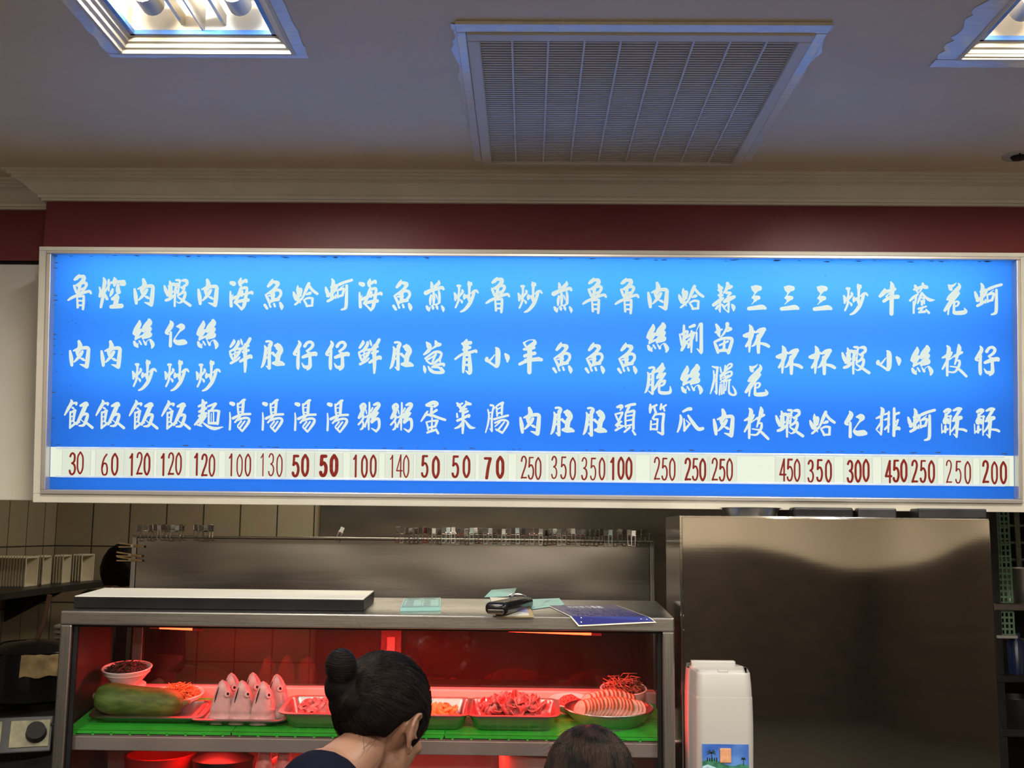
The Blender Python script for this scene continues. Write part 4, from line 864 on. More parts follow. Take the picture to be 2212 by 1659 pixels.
# fish heads standing snout-up in a tray
fx = PY(517, 1580, 3.05).x
rect_vessel('steel_tray', 'shallow steel tray holding six upright fish heads', fx, 3.02, .265, .165, .024, MATZ)
def fish_head(x, y, z, H, rz, label):
    t = thing('fish_head', label, 'fish head', (0, 0, 0), 'fish heads in the tray')
    m = MB(); n = 24; L = 18; vs = []
    for j in range(L + 1):
        u = j / L
        k = (1 - .52 * u) * (1 - u ** 7) ** .6 * (1 + .18 * math.exp(-(u / .12) ** 2)) if u < 1 else 0
        rx, ry = .0350 * max(k, .03) * (1 + .10 * math.sin(u * PI)), .0270 * max(k, .03)
        lean = .006 * math.sin(u * PI * .8)
        for i in range(n):
            a = 2 * PI * i / n; ca, sa = math.cos(a), math.sin(a)
            g = 1 + .06 * math.exp(-((u - .30) / .05) ** 2) * (1 if sa < 0 else .4) - .07 * math.exp(-((u - .22) / .04) ** 2)
            notch = 1 - .22 * math.exp(-((a - PI) / .35) ** 2) * math.exp(-((u - .80) / .16) ** 2)      # the mouth slit on the belly side
            vs.append((lean + rx * g * notch * ca, ry * g * sa, H * u))
    fs = [[j * n + i, j * n + (i + 1) % n, (j + 1) * n + (i + 1) % n, (j + 1) * n + i] for j in range(L) for i in range(n)] + [list(range(n))[::-1]]
    m.add(vs, fs, True).build('flesh', M_fish, t)
    c = MB(); vs = []; nn = 9
    for j in range(5, L + 1):
        u = j / L; k = (1 - .52 * u) * (1 - u ** 7) ** .6 if u < 1 else .03
        rx, ry = .0357 * max(k, .03) * (1 + .10 * math.sin(u * PI)), .0277 * max(k, .03)
        for i in range(nn):
            a = -.85 + 1.7 * i / (nn - 1); vs.append((.006 * math.sin(u * PI * .8) + rx * math.cos(a), ry * math.sin(a), H * u + .0006))
    c.add(vs, [[j * nn + i, j * nn + i + 1, (j + 1) * nn + i + 1, (j + 1) * nn + i] for j in range(L - 5) for i in range(nn - 1)], True).build('crown_skin', M_fishd, t)
    for s in (-1, 1):
        p = Vector((.0170, s * .0175, H * .69)); M = Matrix.Translation(p) @ Matrix.Rotation(s * -1.15 if s > 0 else 1.15, 4, 'X') @ Matrix.Rotation(.5, 4, 'Y')
        e = MB().lathe([(0, .0045), (.004, .0044), (.0085, .0025), (.0095, -.002), (0, -.003)], 18, M=M).build('eye', M_fish, t)
        MB().lathe([(0, .0056), (.002, .0055), (.0038, .0046), (.0040, .003), (0, .003)], 14, M=M).build('pupil', M_black, e)
    mo = MB().tube([(-.0165, -.0150, H * .50), (-.0135, -.0160, H * .62), (-.0095, -.0150, H * .74), (-.005, -.0115, H * .86)], [.0006, .0016, .0016, .0006], 6)
    mo.build('mouth_line', M_black, t)
    t.location = (x, y, z); t.rotation_euler = (0, 0, rz)
    return t
FZ = MATZ + .0036
FH = [(478, 3.078, .25, .113, 'front row, leftmost'), (520, 3.076, .32, .113, 'front row, middle'), (566, 3.074, .28, .112, 'front row, rightmost'),
      (497, 3.132, -.02, .117, 'back row, leftmost'), (543, 3.134, .12, .118, 'back row, middle'), (595, 3.130, .0, .116, 'back row, rightmost')]
for px, y, rz, H, wh in FH:
    fish_head(PY(px, 1540, y).x, y, FZ, H, rz, 'pale fish head standing snout-up in the steel tray, ' + wh)

# steel pans with raw food
pw = .255
PANX = [PY(703, 1545, 3.02).x, PY(915, 1545, 3.02).x, PY(1108, 1549, 3.02).x]
PANL = ['steel pan of pink meat beside the fish heads', 'steel pan of orange roe to the right of the bun-haired person', 'steel pan heaped with curled raw meat, right of the middle']
for x, lab in zip(PANX, PANL): rect_vessel('steel_pan', lab, x, 3.004, pw, .162, .050, MATZ, 'steel pans on the green mats')
def slice_mesh(seed, lx, ly, th, curl):
    rnd = random.Random(seed); n, mm = 10, 5; vs = []; c0 = rnd.uniform(-.6, .6)
    for side in (0, 1):
        for i in range(n + 1):
            for j in range(mm + 1):
                u, v = i / n - .5, j / mm - .5
                ed = math.sqrt(max(0.05, 1 - (2 * u) ** 2 * .8))
                a = u * curl; R = lx / max(curl, .01)
                x, z = R * math.sin(a), R * (1 - math.cos(a)); y = v * ly * ed
                z += .004 * math.sin(v * 5 + c0) + .003 * noise.noise(Vector((u * 4, v * 4, seed)))
                nx, nz = -math.sin(a), math.cos(a)
                vs.append((x + nx * th * side, y, z + nz * th * side))
    K = (n + 1) * (mm + 1); fs = []
    for i in range(n):
        for j in range(mm):
            a, b, c, d = i * (mm + 1) + j, i * (mm + 1) + j + 1, (i + 1) * (mm + 1) + j + 1, (i + 1) * (mm + 1) + j
            fs += [[a, d, c, b], [a + K, b + K, c + K, d + K]]
    ring = [i * (mm + 1) for i in range(n + 1)] + [n * (mm + 1) + j for j in range(1, mm + 1)] + [i * (mm + 1) + mm for i in range(n - 1, -1, -1)] + [j for j in range(mm - 1, 0, -1)]
    for a, b in zip(ring, ring[1:] + ring[:1]): fs.append([a, b, b + K, a + K])
    return MB().add(vs, fs, True)
def pile(name, label, cat, group, mat, cx, cy, z, rx, ry, hh, n, protos, seed, start=0):
    rnd = random.Random(seed); base = []
    for i in range(n):
        a = rnd.uniform(0, 2 * PI); q = math.sqrt((i + .5) / n)
        a = i * 2.39996
        x = cx + rx * q * math.cos(a); y = cy + ry * q * math.sin(a); zz = z + hh * (1 - q ** 2.2) * rnd.uniform(.75, 1.0) + .004
        rot = (rnd.uniform(-.7, .7), rnd.uniform(-.7, .7), rnd.uniform(0, 6.28))
        if i < len(protos):
            o = protos[i].build(name, mat, None, (0, 0, 0)); tag(o, label, cat, group); base.append(o); o.location = (x, y, zz); o.rotation_euler = rot
        else: dup(base[i % len(base)], (x, y, zz), rot)
M_bed = M_meat2
def bed(pan_x, cy, rx, ry, h, mat, z, name, label, cat, seed):
    m = MB(); n = 18; vs = []
    for j in range(n + 1):
        for i in range(n + 1):
            u, v = i / n * 2 - 1, j / n * 2 - 1
            k = (1 - abs(u) ** 4) * (1 - abs(v) ** 4)
            vs.append((pan_x + u * rx, cy + v * ry, z + h * (.55 + .45 * k) + .007 * noise.noise(Vector((u * 5, v * 5, seed)))))
    m.add(vs, [[j * (n + 1) + i, j * (n + 1) + i + 1, (j + 1) * (n + 1) + i + 1, (j + 1) * (n + 1) + i] for j in range(n) for i in range(n)], True)
    b0 = [j for j in range(n + 1)] 
    rim = [i for i in range(n + 1)] + [j * (n + 1) + n for j in range(1, n + 1)] + [n * (n + 1) + i for i in range(n - 1, -1, -1)] + [j * (n + 1) for j in range(n - 1, 0, -1)]
    k0 = len(m.v); m.add([(m.v[i].x, m.v[i].y, z) for i in rim], [list(range(len(rim)))])
    L = len(rim)
    m.f += [[rim[i], rim[(i + 1) % L], k0 + (i + 1) % L, k0 + i] for i in range(L)]; m.s += [False] * L
    o = m.build(name, mat, None, (pan_x, cy, z), weld=False); return tag(o, label, cat, None, 'stuff')
PCY = 3.085; PZ0 = MATZ + .004
bed(PANX[2], PCY, .090, .043, .036, M_meat, PZ0, 'raw_meat', 'shredded raw meat under the curled slices in the right pan', 'meat', 3)
pile('meat_slice', 'curled slice of raw meat in the heaped pan right of the middle', 'meat slice', 'curled slices in the heaped pan', M_meat, PANX[2], PCY, PZ0 + .030, .088, .046, .030, 62,
     [slice_mesh(i, .062, .030, .0025, 2.0 + .5 * i) for i in range(5)], 5)
bed(PANX[0], PCY, .090, .043, .032, M_meat2, PZ0, 'minced_meat', 'pink minced meat filling the pan beside the fish heads', 'meat', 5)
pile('meat_chunk', 'pink chunk of raw meat in the pan beside the fish heads', 'meat chunk', 'meat chunks in the left pan', M_meat2, PANX[0], PCY, PZ0 + .031, .074, .034, .012, 26,
     [slice_mesh(i + 20, .045, .035, .008, .8 + .4 * i) for i in range(4)], 8)
bed(PANX[1], PCY, .090, .043, .022, M_orange, PZ0, 'fish_roe', 'orange roe in the pan right of the bun-haired person', 'roe', 7)
pile('roe_piece', 'orange piece of roe in the pan right of the bun-haired person', 'roe piece', 'roe pieces in the middle pan', M_orange, PANX[1], PCY, PZ0 + .025, .074, .034, .008, 22,
     [slice_mesh(i + 40, .04, .03, .008, .7 + .3 * i) for i in range(3)], 9)

# bowls
tubp = PY(270, 1490, 3.20); tub = thing('plastic_tub', 'clear round plastic tub under the bowl of dark greens', 'tub', (tubp.x, 3.205, MATZ))
TH = .062
MB().lathe([(0, 0), (.054, 0), (.056, .004), (.057, TH - .014), (.0, TH - .014)], 36, (tubp.x, 3.205, MATZ)).build('body', pm('milky_plastic', (.55, .5, .5), .35, var=.05), tub)
MB().lathe([(0, TH - .014), (.060, TH - .014), (.060, TH - .002), (.057, TH), (0, TH)], 36, (tubp.x, 3.205, MATZ)).build('lid', pm('tub_lid', (.6, .56, .56), .35, var=.05), tub)
c = (PY(278, 1450, 3.20).x, 3.205, MATZ + TH)
bowl('white_bowl', 'white footed bowl of dark greens standing on a round tub', c, .068, .050, foot=.40)
shreds('dried_greens', 'dark dried greens heaped in the white bowl on the tub', (c[0], c[1], c[2] + .038), .060, .060, .028, 260, .030, .0028, M_veg, .4, 1)
c = (PY(383, 1500, 3.20).x, 3.205, MATZ)
bowl('white_bowl', 'white bowl of orange shreds on the shelf behind the melon', c, .074, .040, foot=.42)
shreds('orange_shreds', 'orange shreds heaped in the white bowl behind the melon', (c[0], c[1], c[2] + .030), .066, .066, .034, 260, .038, .0023, M_carrot, .5, 2)
c = (PY(1231, 1512, 3.20).x, 3.205, MATZ)
bowl('white_plate', 'white rimmed plate of red mince between the pan and the pork', c, .062, .034, foot=.5, flare=1.2, cat='plate', band=False)
heap('red_mince', 'small heap of red mince on the white plate', (c[0], c[1], c[2] + .026), .034, .034, .020, M_mince, 240, .0034, 3)
c = (PY(1347, 1500, 3.22).x, 3.232, MATZ)
bowl('white_bowl', 'deep white bowl of dried stalks at the right end of the shelf', c, .066, .062, foot=.5, flare=2.0, band=False)
shreds('dried_stalks', 'dried brown stalks piled in the bowl at the right end', (c[0], c[1], c[2] + .048), .058, .058, .048, 150, .075, .0026, M_stalk, .6, 4, 1.05)
c = (PY(1315, 1560, 3.10).x, 3.095, MATZ)
bowl('steel_dish', 'wide shallow steel dish under the fanned pork slices', c, .122, .050, M_pan, foot=.62, flare=1.5, cat='dish', band=False, sy=.66)
pbase = (c[0], c[1], c[2] + .012)
pp = MB(); poly = []; nseg = 20
for i in range(nseg):
    a = 2 * PI * i / nseg; poly.append((.021 * math.cos(a) * (1 + .12 * math.sin(2 * a + .6)), .027 * math.sin(a) * (1 - .06 * math.cos(3 * a))))
def pork_proto():
    t = thing('pork_slice', 'x', 'pork slice', group='pork slices in the steel dish')
    MB().prism(poly, .006).build('meat', M_pork, t)
    rim = MB(); vs = []
    for k, (x, y) in enumerate(poly[:nseg // 2 + 1]):
        vs += [(x, y, -.0002), (x * 1.07, y * 1.07, -.0002), (x * 1.07, y * 1.07, .0062), (x, y, .0062)]
    m = nseg // 2 + 1
    rim.add(vs, [[4 * i + a, 4 * i + (a + 1) % 4, 4 * i + 4 + (a + 1) % 4, 4 * i + 4 + a] for i in range(m - 1) for a in range(4)] + [[0, 1, 2, 3], [4 * m - 4 + a for a in range(4)]])
    rim.build('rind', M_rind, t)
    return t
first = None; N = 17
def facing(n): return Vector(n).normalized().to_track_quat('Z', 'Y').to_euler()
for i in range(N):
    u = i / (N - 1)
    x = c[0] - .078 + .156 * u; y = c[1] - .016 + .01 * math.sin(u * PI); z = c[2] + .044 + .008 * math.sin(u * PI * .95 + .1)
    rot = facing((-.80 + .1 * math.sin(i * 2.1), -.62, .30 + .1 * math.sin(i * 1.3))) if i < 14 else facing((-.35, -.85, .35))
    lab = 'slice of cooked pork fanned in the steel dish, ' + ordw(i + 1) + ' from the left'
    if first is None: first = pork_proto(); first['label'] = lab; first.location = (x, y, z); first.rotation_euler = rot
    else: dup(first, (x, y, z), rot, lab)
N2 = 11
for i in range(N2):
    u = i / (N2 - 1)
    x = c[0] - .06 + .12 * u; y = c[1] + .026 + .008 * math.sin(u * PI); z = c[2] + .050 + .010 * math.sin(u * PI)
    dup(first, (x, y, z), facing((-.8 + .12 * math.sin(i * 1.7), -.5, .4)), 'slice of cooked pork in the back row of the steel dish, ' + ordw(i + 1) + ' from the left')

settle(BEFORE)
# below the shelf
zf = .624
def lowthing(name, label, cat): return thing(name, label, cat)
o = MB().lathe([(0, 0), (.08, 0), (.095, .33), (.10, .34), (.09, .34), (.075, .01), (0, .01)], 32, (PY(345, 1640, 3.2).x, 3.20, zf)).build('red_tub', pm('red_tub_plastic', (.42, .02, .02), .35, var=.05), None, (PY(345, 1640, 3.2).x, 3.20, zf))
tag(o, 'red plastic tub on the lower level of the case, under the orange shreds', 'tub')
o = MB().lathe([(0, 0), (.078, 0), (.082, .01), (.082, .32), (.086, .335), (.05, .355), (0, .36)], 32, (PY(482, 1640, 3.18).x, 3.18, zf)).build('dark_pot', M_darkm, None, (PY(482, 1640, 3.18).x, 3.18, zf))
tag(o, 'dark lidded pot on the lower level, under the fish heads', 'pot')
px = PY(596, 1645, 3.08).x
ck = thing('plucked_chicken', 'pale plucked chicken on the lower level, beside the bun-haired person', 'chicken', (px, 3.10, zf))
MB().ball((px, 3.10, zf + .19), (.055, .07, .19), 20, 16, fn=lambda d: 1 - .12 * max(0, d.z) ** 2).build('flesh', M_meat2, ck)
for s in (-1, 1): MB().tube([(px + s * .02, 3.08, zf + .20), (px + s * .030, 3.065, zf + .30), (px + s * .026, 3.06, zf + .385)], [.028, .030, .016], 12).build('drumstick', M_meat2, ck)
px = PY(1165, 1645, 3.18).x
o = MB().lathe([(0, 0), (.10, 0), (.115, .36), (.118, .37), (.10, .38), (0, .39)], 32, (px, 3.18, zf)).build('plastic_bucket', pm('pale_bucket', (.6, .42, .38), .4, var=.1), None, (px, 3.18, zf))
tag(o, 'pale round bucket on the lower level, left of the brown-haired person', 'bucket')

# ================================================================ steel cabinet at the right, with the dispenser on its front
fx0, fx1 = PY(1470, 1300, 3.02).x, PY(2146, 1300, 3.02).x; fz = PY(1800, 1117, 3.02).z
cab = thing('steel_cabinet', 'tall brushed steel cabinet with wavy reflections, right of the display case', 'cabinet', ((fx0 + fx1) / 2, 3.17, 0))
MB().box((fx0, 3.024, .08), (fx1, 3.325, fz), .0015).build('body', M_steelside, cab)
MB().box((fx0 + .006, 3.012, .10), (fx1 - .004, 3.024, fz - .004), .001).build('door', M_steelw, cab)
MB().box((fx0 + .02, 3.05, 0), (fx1 - .02, 3.30, .08)).build('plinth', M_black, cab)
def on_cab(px, y, r, h, label, mat, name, cat):
    h = .026
    p = PY(px, 1110, y); o = MB().lathe([(0, 0), (r * .8, 0), (r, h), (r + .004, h), (r * .9, h * .9), (0, h * .2)], 28, (p.x, y, fz)).build(name, mat, None, (p.x, y, fz)); return tag(o, label, cat)
on_cab(1620, 3.16, .085, .05, 'low steel basin on top of the steel cabinet, left end', M_pan, 'steel_basin', 'basin')
xx = PY(1770, 1110, 3.2).x
tag(MB().box((xx - .10, 3.10, fz), (xx + .07, 3.30, fz + .028), .006).build('black_box', M_black, None, (xx, 3.2, fz)), 'black box on top of the steel cabinet, middle', 'box')
xx = PY(1880, 1110, 3.2).x
tag(MB().box((xx - .06, 3.12, fz), (xx + .05, 3.28, fz + .028), .004).build('dark_crate', M_darkm, None, (xx, 3.2, fz)), 'dark crate on top of the steel cabinet, right of the black box', 'crate')
xx = PY(2050, 1110, 3.2).x
tag(MB().box((xx - .13, 3.08, fz), (xx + .06, 3.30, fz + .028), .004).build('dark_tray', M_darkm, None, (xx, 3.2, fz)), 'dark tray on top of the steel cabinet, right end', 'tray')

# hand sanitizer dispenser
def dispenser():
    x0, x1 = PY(1492, 1520, 2.90).x, PY(1637, 1520, 2.90).x; cx = (x0 + x1) / 2; hw = (x1 - x0) / 2
    zt = PY(1550, 1446, 2.93).z; zs = PY(1550, 1507, 2.89).z; zb = zt - .34; yb = 3.012
    t = thing('hand_sanitizer_dispenser', 'white wall dispenser with a seaside sticker, on the steel cabinet', 'dispenser', (cx, yb, zb))
    MB().box((cx - hw * .80, yb - .012, zb + .02), (cx + hw * .58, yb, zt + .014), .004).build('back_plate', M_disp, t)
    def shell(rows, yb):
        m = MB(); vs = []; n = 0; ins = .013; fine = []
        for i in range(len(rows) - 1):
            p0, p1, p2, p3 = rows[max(i - 1, 0)], rows[i], rows[i + 1], rows[min(i + 2, len(rows) - 1)]
            for k in range(4):
                q = k / 4; fine.append(tuple(.5 * (2 * b + (c - a) * q + (2 * a - 5 * b + 4 * c - d) * q * q + (3 * b - a - 3 * c + d) * q ** 3) for a, b, c, d in zip(p0, p1, p2, p3)))
        rows = fine + [rows[-1]]
        for (z, w, d, r) in rows:
            ring = []
            for sx, a0 in ((1, 0), (-1, PI / 2)):
                pass
            ring.append((cx - w, yb, z))
            for k in range(13): a = PI + k / 12 * PI / 2; ring.append((cx - w + ins + r + r * math.cos(a), yb - d + r + r * math.sin(a), z))
            for k in range(13): a = 1.5 * PI + k / 12 * PI / 2; ring.append((cx + w - ins - r + r * math.cos(a), yb - d + r + r * math.sin(a), z))
            ring.append((cx + w, yb, z)); n = len(ring); vs += ring
        m.add(vs, [[j * n + i, j * n + (i + 1) % n, (j + 1) * n + (i + 1) % n, (j + 1) * n + i] for j in range(len(rows) - 1) for i in range(n)] + [], True)
        m.f += [list(range(n))[::-1], list(range((len(rows) - 1) * n, len(rows) * n))]; m.s += [False, False]
        return m
    zz = [zs, zs + .02, zs + .045, zs + .062, zt - .024, zt - .014, zt - .006, zt - .0015, zt]
    ww = [hw * .985, hw * .98, hw * .965, hw * .945, hw * .91, hw * .885, hw * .855, hw * .83, hw * .80]
    dd = [.128, .127, .124, .120, .112, .107, .099, .091, .084]
    sh = shell([(z, w, d, .022) for z, w, d in zip(zz, ww, dd)], yb - .0005)
    cv = sh.build('upper_cover', M_disp, t)
    MB().box((cx - .013, yb - .100, zt - .016), (cx + .013, yb - .078, zt + .0008), .003).build('latch', M_disp, cv)
    lo = shell([(zb, hw * .94, .10, .024), (zb + .01, hw * .985, .118, .024), (zs - .10, hw * 1.0, .131, .022), (zs - .006, hw * .992, .131, .022), (zs - .002, hw * .985, .129, .022)], yb - .0005)
    lo.build('lower_cover', M_disp, t)
    a = PY(1518, 1609, 2.868); b = PY(1619, 1609, 2.868)
    st = thing
    yy = yb - .0005 - .1322
    zA = a.z; zB = zA - .075
    s = MB().box((a.x, yy, zB), (b.x, yy + .0016, zA)).build('sticker', pm('sticker_sky', (.03, .10, .42), .3, col2=(.10, .24, .60), vscale=14), t)
    def flat(poly, name, mat, dy): 
        MB().add([(x, yy - dy, z) for x, z in poly], [list(range(len(poly)))]).build(name, mat, s)
    W = b.x - a.x
    P = lambda u, v: (a.x + W * u, zA - W * v)
    flat([P(0, .36), P(.1, .33), P(.22, .31), P(.36, .36), P(.55, .44), P(.7, .45), P(.85, .40), P(1, .44), P(1, .60), P(0, .60)], 'sticker_hills', pm('sticker_green', (.03, .16, .10), .4, var=.4, vscale=80), .0003)
    flat([P(0, .46), P(.12, .42), P(.25, .47), P(.5, .55), P(.7, .53), P(1, .50), P(1, .64), P(0, .64)], 'sticker_surf', pm('sticker_foam', (.25, .42, .48), .4, var=.5, vscale=90), .0005)
    pmat = pm('palm_ink', (.008, .03, .02), .5, var=.1)
    for u, v, h in ((.20, .18, .18), (.88, .30, .14)):
        pal = MB(); pal.add([(x, yy - .0007, z) for x, z in (P(u - .008, v), P(u + .008, v), P(u + .016, v + h), P(u - .002, v + h))], [[0, 1, 2, 3]])
        for k in range(7):
            q = k / 6 * PI * 1.15 - .25; L = .11 if u < .5 else .06
            e = (u + L * math.cos(q), v - L * .75 * math.sin(q) + .02); md = (u + L * .5 * math.cos(q), v - L * .55 * math.sin(q) - .02)
            pal.add([(x, yy - .0007, z) for x, z in (P(u, v - .008), P(*md), P(*e), P(md[0], md[1] + .025), P(u, v + .012))], [[0, 1, 2, 3, 4]])
        pal.build('sticker_palm', pmat, s, weld=False)
    
    for k in range(5):
        u = .10 + .05 * k
        flat([P(u, .28 + .02 * (k % 2)), P(u + .02, .27), P(u + .02, .35), P(u + .004, .36)], 'sticker_mark', M_blackgl, .0008)
    MB().box((*P(.38, .30)[:1], yy - .004, P(0, .38)[1]), (P(.62, 0)[0], yy - .0008, P(0, .08)[1]), .003).build('level_window', pm('amber_window', (.60, .30, .17), .25, var=.15, vscale=60), s)
dispenser()

# ================================================================ bench and splash guard behind the case, hung with clips
gy = 3.85; g0, g1 = PY(286, 1220, gy).x, PY(1411, 1220, gy).x; gz0 = .90; gz1 = PY(850, 1166, gy).z
bench = thing('steel_bench', 'steel kitchen bench behind the case with an upright splash guard', 'bench', ((g0 + g1) / 2, 4.2, 0))
MB().box((g0, gy, .86), (g1, 4.55, .90), .004).build('worktop', M_steel, bench)
for x in (g0 + .04, g1 - .08):
    for y in (gy + .03, 4.48): MB().box((x, y, 0), (x + .04, y + .04, .86), .003).build('leg', M_steelv, bench)
MB().box((g0 + .012, gy, 1.31), (g1 - .012, gy + .02, gz1), .002).build('splash_guard', M_steelguard, bench)
MB().tube([(g0, gy - .004, gz1 + .002), (g1, gy - .004, gz1 + .002)], .005, 10).build('rail', M_steel, bench)
for x in (g0 + .004, g1 - .004):
    MB().box((x - .008, gy - .008, .90), (x + .008, gy + .14, gz1 + .003), .002).build('end_plate', M_steelv, bench)
# steel sheet on the kitchen wall
sx0 = PY(692, 1130, 5.88).x
tag(MB().box((sx0, 5.872, .3), (1.2, 5.894, CZ - .2), .002).build('steel_wall_sheet', M_steelguard, None, (sx0, 5.88, .3)), 'steel sheet covering the tiled kitchen wall behind the clips', 'wall sheet')

# chrome clips
def clip_proto():
    t = thing('metal_clip', 'x', 'clip', group='chrome clips on the guard rail')
    W, H = .0132, .056
    for s in (1, -1):
        m = MB(); tilt = Matrix.Rotation(s * .14, 4, 'X') @ Matrix.Translation((0, -s * .004, 0))
        M = tilt
        m.box((-W / 2, -.0006, .010), (W / 2, .0006, H * .52), M=M)
        for q in (-1, 1): m.box((q * W / 2 - (.0014 if q > 0 else 0), -.0006, -H * .48), (q * W / 2 + (0 if q > 0 else .0014), .0006, .010), M=M)
        m.box((-W / 2, -.0006, -H * .48), (W / 2, .0006, -H * .48 + .0022), M=M)
        m.box((-W / 2, -.0026, H * .52 - .0012), (W / 2, .0026, H * .52), M=M)
        for q in (-1, 1): m.box((q * W / 2 - .0003, -.0025, .010), (q * W / 2 + .0003, .0006, H * .5), M=M)
        m.build('jaw', M_chrome, t)
    MB().tube([(-W * .62, 0, .008), (W * .62, 0, .008)], .0032, 8).build('spring', M_chrome, t)
    return t
CPX = [(x, 'left row on the guard rail', i) for i, x in enumerate((303, 318, 328, 338, 347, 357, 367, 376, 386, 395))]
CPX += [(x, 'cluster of four', i) for i, x in enumerate((426, 436, 447, 458))]
CPX += [(860 + i * 9.96 + random.uniform(-.8, .8), 'long row', i) for i in range(55)]
proto = None; rnd = random.Random(3)
for px, where, i in CPX:
    p = PY(px, 1154, gy); loc = (p.x, gy - .015, gz1 + .014 + rnd.uniform(-.002, .004)); rot = (rnd.uniform(-.10, .10), rnd.uniform(-.06, .06), rnd.uniform(-.22, .22))
    lab = 'chrome clip, ' + ordw(i + 1) + ' from the left in the ' + where
    if proto is None: proto = clip_proto(); proto['label'] = lab; proto.location = loc; proto.rotation_euler = rot
    else: dup(proto, loc, rot, lab)
p = PY(735, 1150, gy); dup(proto, (p.x, gy - .015, gz1 + .016), (0, .42, .2), 'single chrome clip leaning alone on the bare stretch of the guard rail')
# wooden pegs on the left edge of the guard
def peg_proto():
    t = thing('wooden_peg', 'x', 'clothes peg', group='wooden pegs on the guard')
    for s in (1, -1):
        M = Matrix.Translation((0, 0, s * .004)) @ Matrix.Rotation(s * .06, 4, 'Y')
        MB().prism([(-.042, -.005), (.038, -.005), (.046, -.002), (.046, .003), (.038, .005), (-.042, .005)], .0045, M @ Matrix.Translation((0, 0, -.00225))).build('peg_half', M_wood, t)
    MB().tube([(.006, -.007, 0), (.006, .007, 0)], .0055, 10).build('spring', M_chrome, t)
    return t
pg = peg_proto()
for i, (px, py, wh) in enumerate(((281, 1179, 'the topmost, hanging alone'), (276, 1199, 'the middle of three'), (277, 1209, 'the lowest of three'))):
    q = PY(px, py, gy - .02); lab = 'pale wooden peg on the left edge of the splash guard, ' + wh
    if i == 0: pg['label'] = lab; pg.location = (q.x, gy - .012, q.z); pg.rotation_euler = (0, .05, 0)
    else: dup(pg, (q.x, gy - .012, q.z), (0, .07, 0), lab)

# ================================================================ things lying on the case
bx = thing('long_box', 'long flat black-sided box with a white top, left end of the case top', 'box', (-.87, 3.15, CT))
A, B = PT(160, 1314), PT(785, 1321)
bw = B.x - A.x; bM = Matrix.Translation(((A.x + B.x) / 2, (A.y + B.y) / 2, (A.z + B.z) / 2 + .001)) @ Matrix.Rotation(.012, 4, 'Z') @ Matrix.Rotation(math.atan(TSL), 4, 'X')
MB().box((-bw / 2, 0, 0), (bw / 2, .22, .030), .002, M=bM).build('body', M_black, bx)
MB().box((-bw / 2 + .001, .001, .030), (bw / 2 - .001, .219, .0325), .001, M=bM).build('white_top', pm('white_board_top', (.70, .68, .61), .6, var=.04), bx)
def sheet(name, label, cat, quad, mat, th=.0006, z=CT + .0012):
    q = [PT(x, y, zz - CT) for x, y, zz in quad]; t = thing(name, label, cat, sum(q, Vector()) / 4)
    MB().quadslab(q, th).build('paper', mat, t); return t, q
def at(q, u, v):
    return q[3].lerp(q[2], u).lerp(q[0].lerp(q[1], u), v)          # v=0 front edge, v=1 back edge
z = CT + .010
pad, q = sheet('order_pad', 'pad of pale teal order slips lying alone on the case top', 'order pad', [(873, 1292, z), (952, 1291, z), (952, 1312, z), (865, 1313, z)], M_pad, .0095)
ln = MB()
for u0, u1, v0, v1 in [(.04, .96, .08, .095), (.04, .96, .93, .945), (.04, .05, .08, .945), (.95, .96, .08, .945), (.5, .506, .08, .82), (.04, .96, .80, .81)] + \
        [(a, a + w_, v, v + .03) for v in (.2, .32, .44, .56, .68) for a, w_ in ((.10, .2), (.56, .18))] + [(.12, .42, .86, .90), (.55, .85, .86, .90)]:
    up = Vector((0, 0, .0004)); ln.add([at(q, u0, v0) + up, at(q, u1, v0) + up, at(q, u1, v1) + up, at(q, u0, v1) + up], [[0, 1, 2, 3]])
ln.build('printed_lines', M_ink, pad, weld=False)
z = CT + .002
s1, q = sheet('teal_slip', 'crumpled pale teal slip behind the black key case', 'paper slip', [(1062, 1274, CT + .022), (1116, 1270, CT + .020), (1108, 1288, CT + .008), (1046, 1290, CT + .003)], M_pad)
s2, q = sheet('teal_slip', 'pale teal slip between the key case and the purple menu', 'paper slip', [(1132, 1295, z), (1208, 1292, z + .004), (1220, 1306, z), (1150, 1316, z)], M_pad)
ln = MB()
for k in range(6):
    up = Vector((0, 0, .0005)); ln.add([at(q, .3 + .05 * k, .2 + .1 * k) + up, at(q, .42 + .06 * k, .22 + .1 * k) + up, at(q, .42 + .06 * k, .25 + .1 * k) + up, at(q, .3 + .05 * k, .23 + .1 * k) + up], [[0, 1, 2, 3]])
ln.build('handwriting', M_inkd, s2, weld=False)
s3, q = sheet('tan_card', 'tan card edge lying under the lilac leaflet', 'card', [(1120, 1300, z), (1140, 1298, z), (1154, 1333, z + .001), (1082, 1333, z)], M_tan)
z = CT + .004
s4, q = sheet('lilac_leaflet', 'white and lilac leaflet under the black key case', 'leaflet', [(1058, 1290, z), (1132, 1292, z), (1143, 1329, z), (1073, 1332, z)], M_offw)
li = MB(); up = Vector((0, 0, .0005))
li.add([at(q, u, v) + up for u, v in ((.5, .25), (1, .12), (1, .8), (.75, .85))], [[0, 1, 2, 3]])
li.build('lilac_print', M_lil, s4)
li = MB()
for u, v in ((.1, .2), (.2, .28), (.28, .22), (.12, .36), (.3, .12), (.18, .15)):
    li.add([at(q, u + .05 * math.cos(a), v + .035 * math.sin(a) * (1 + .5 * math.sin(3 * a))) + up for a in [k * PI / 4 for k in range(8)]], [list(range(8))])
li.build('black_print', M_ink, s4, weld=False)
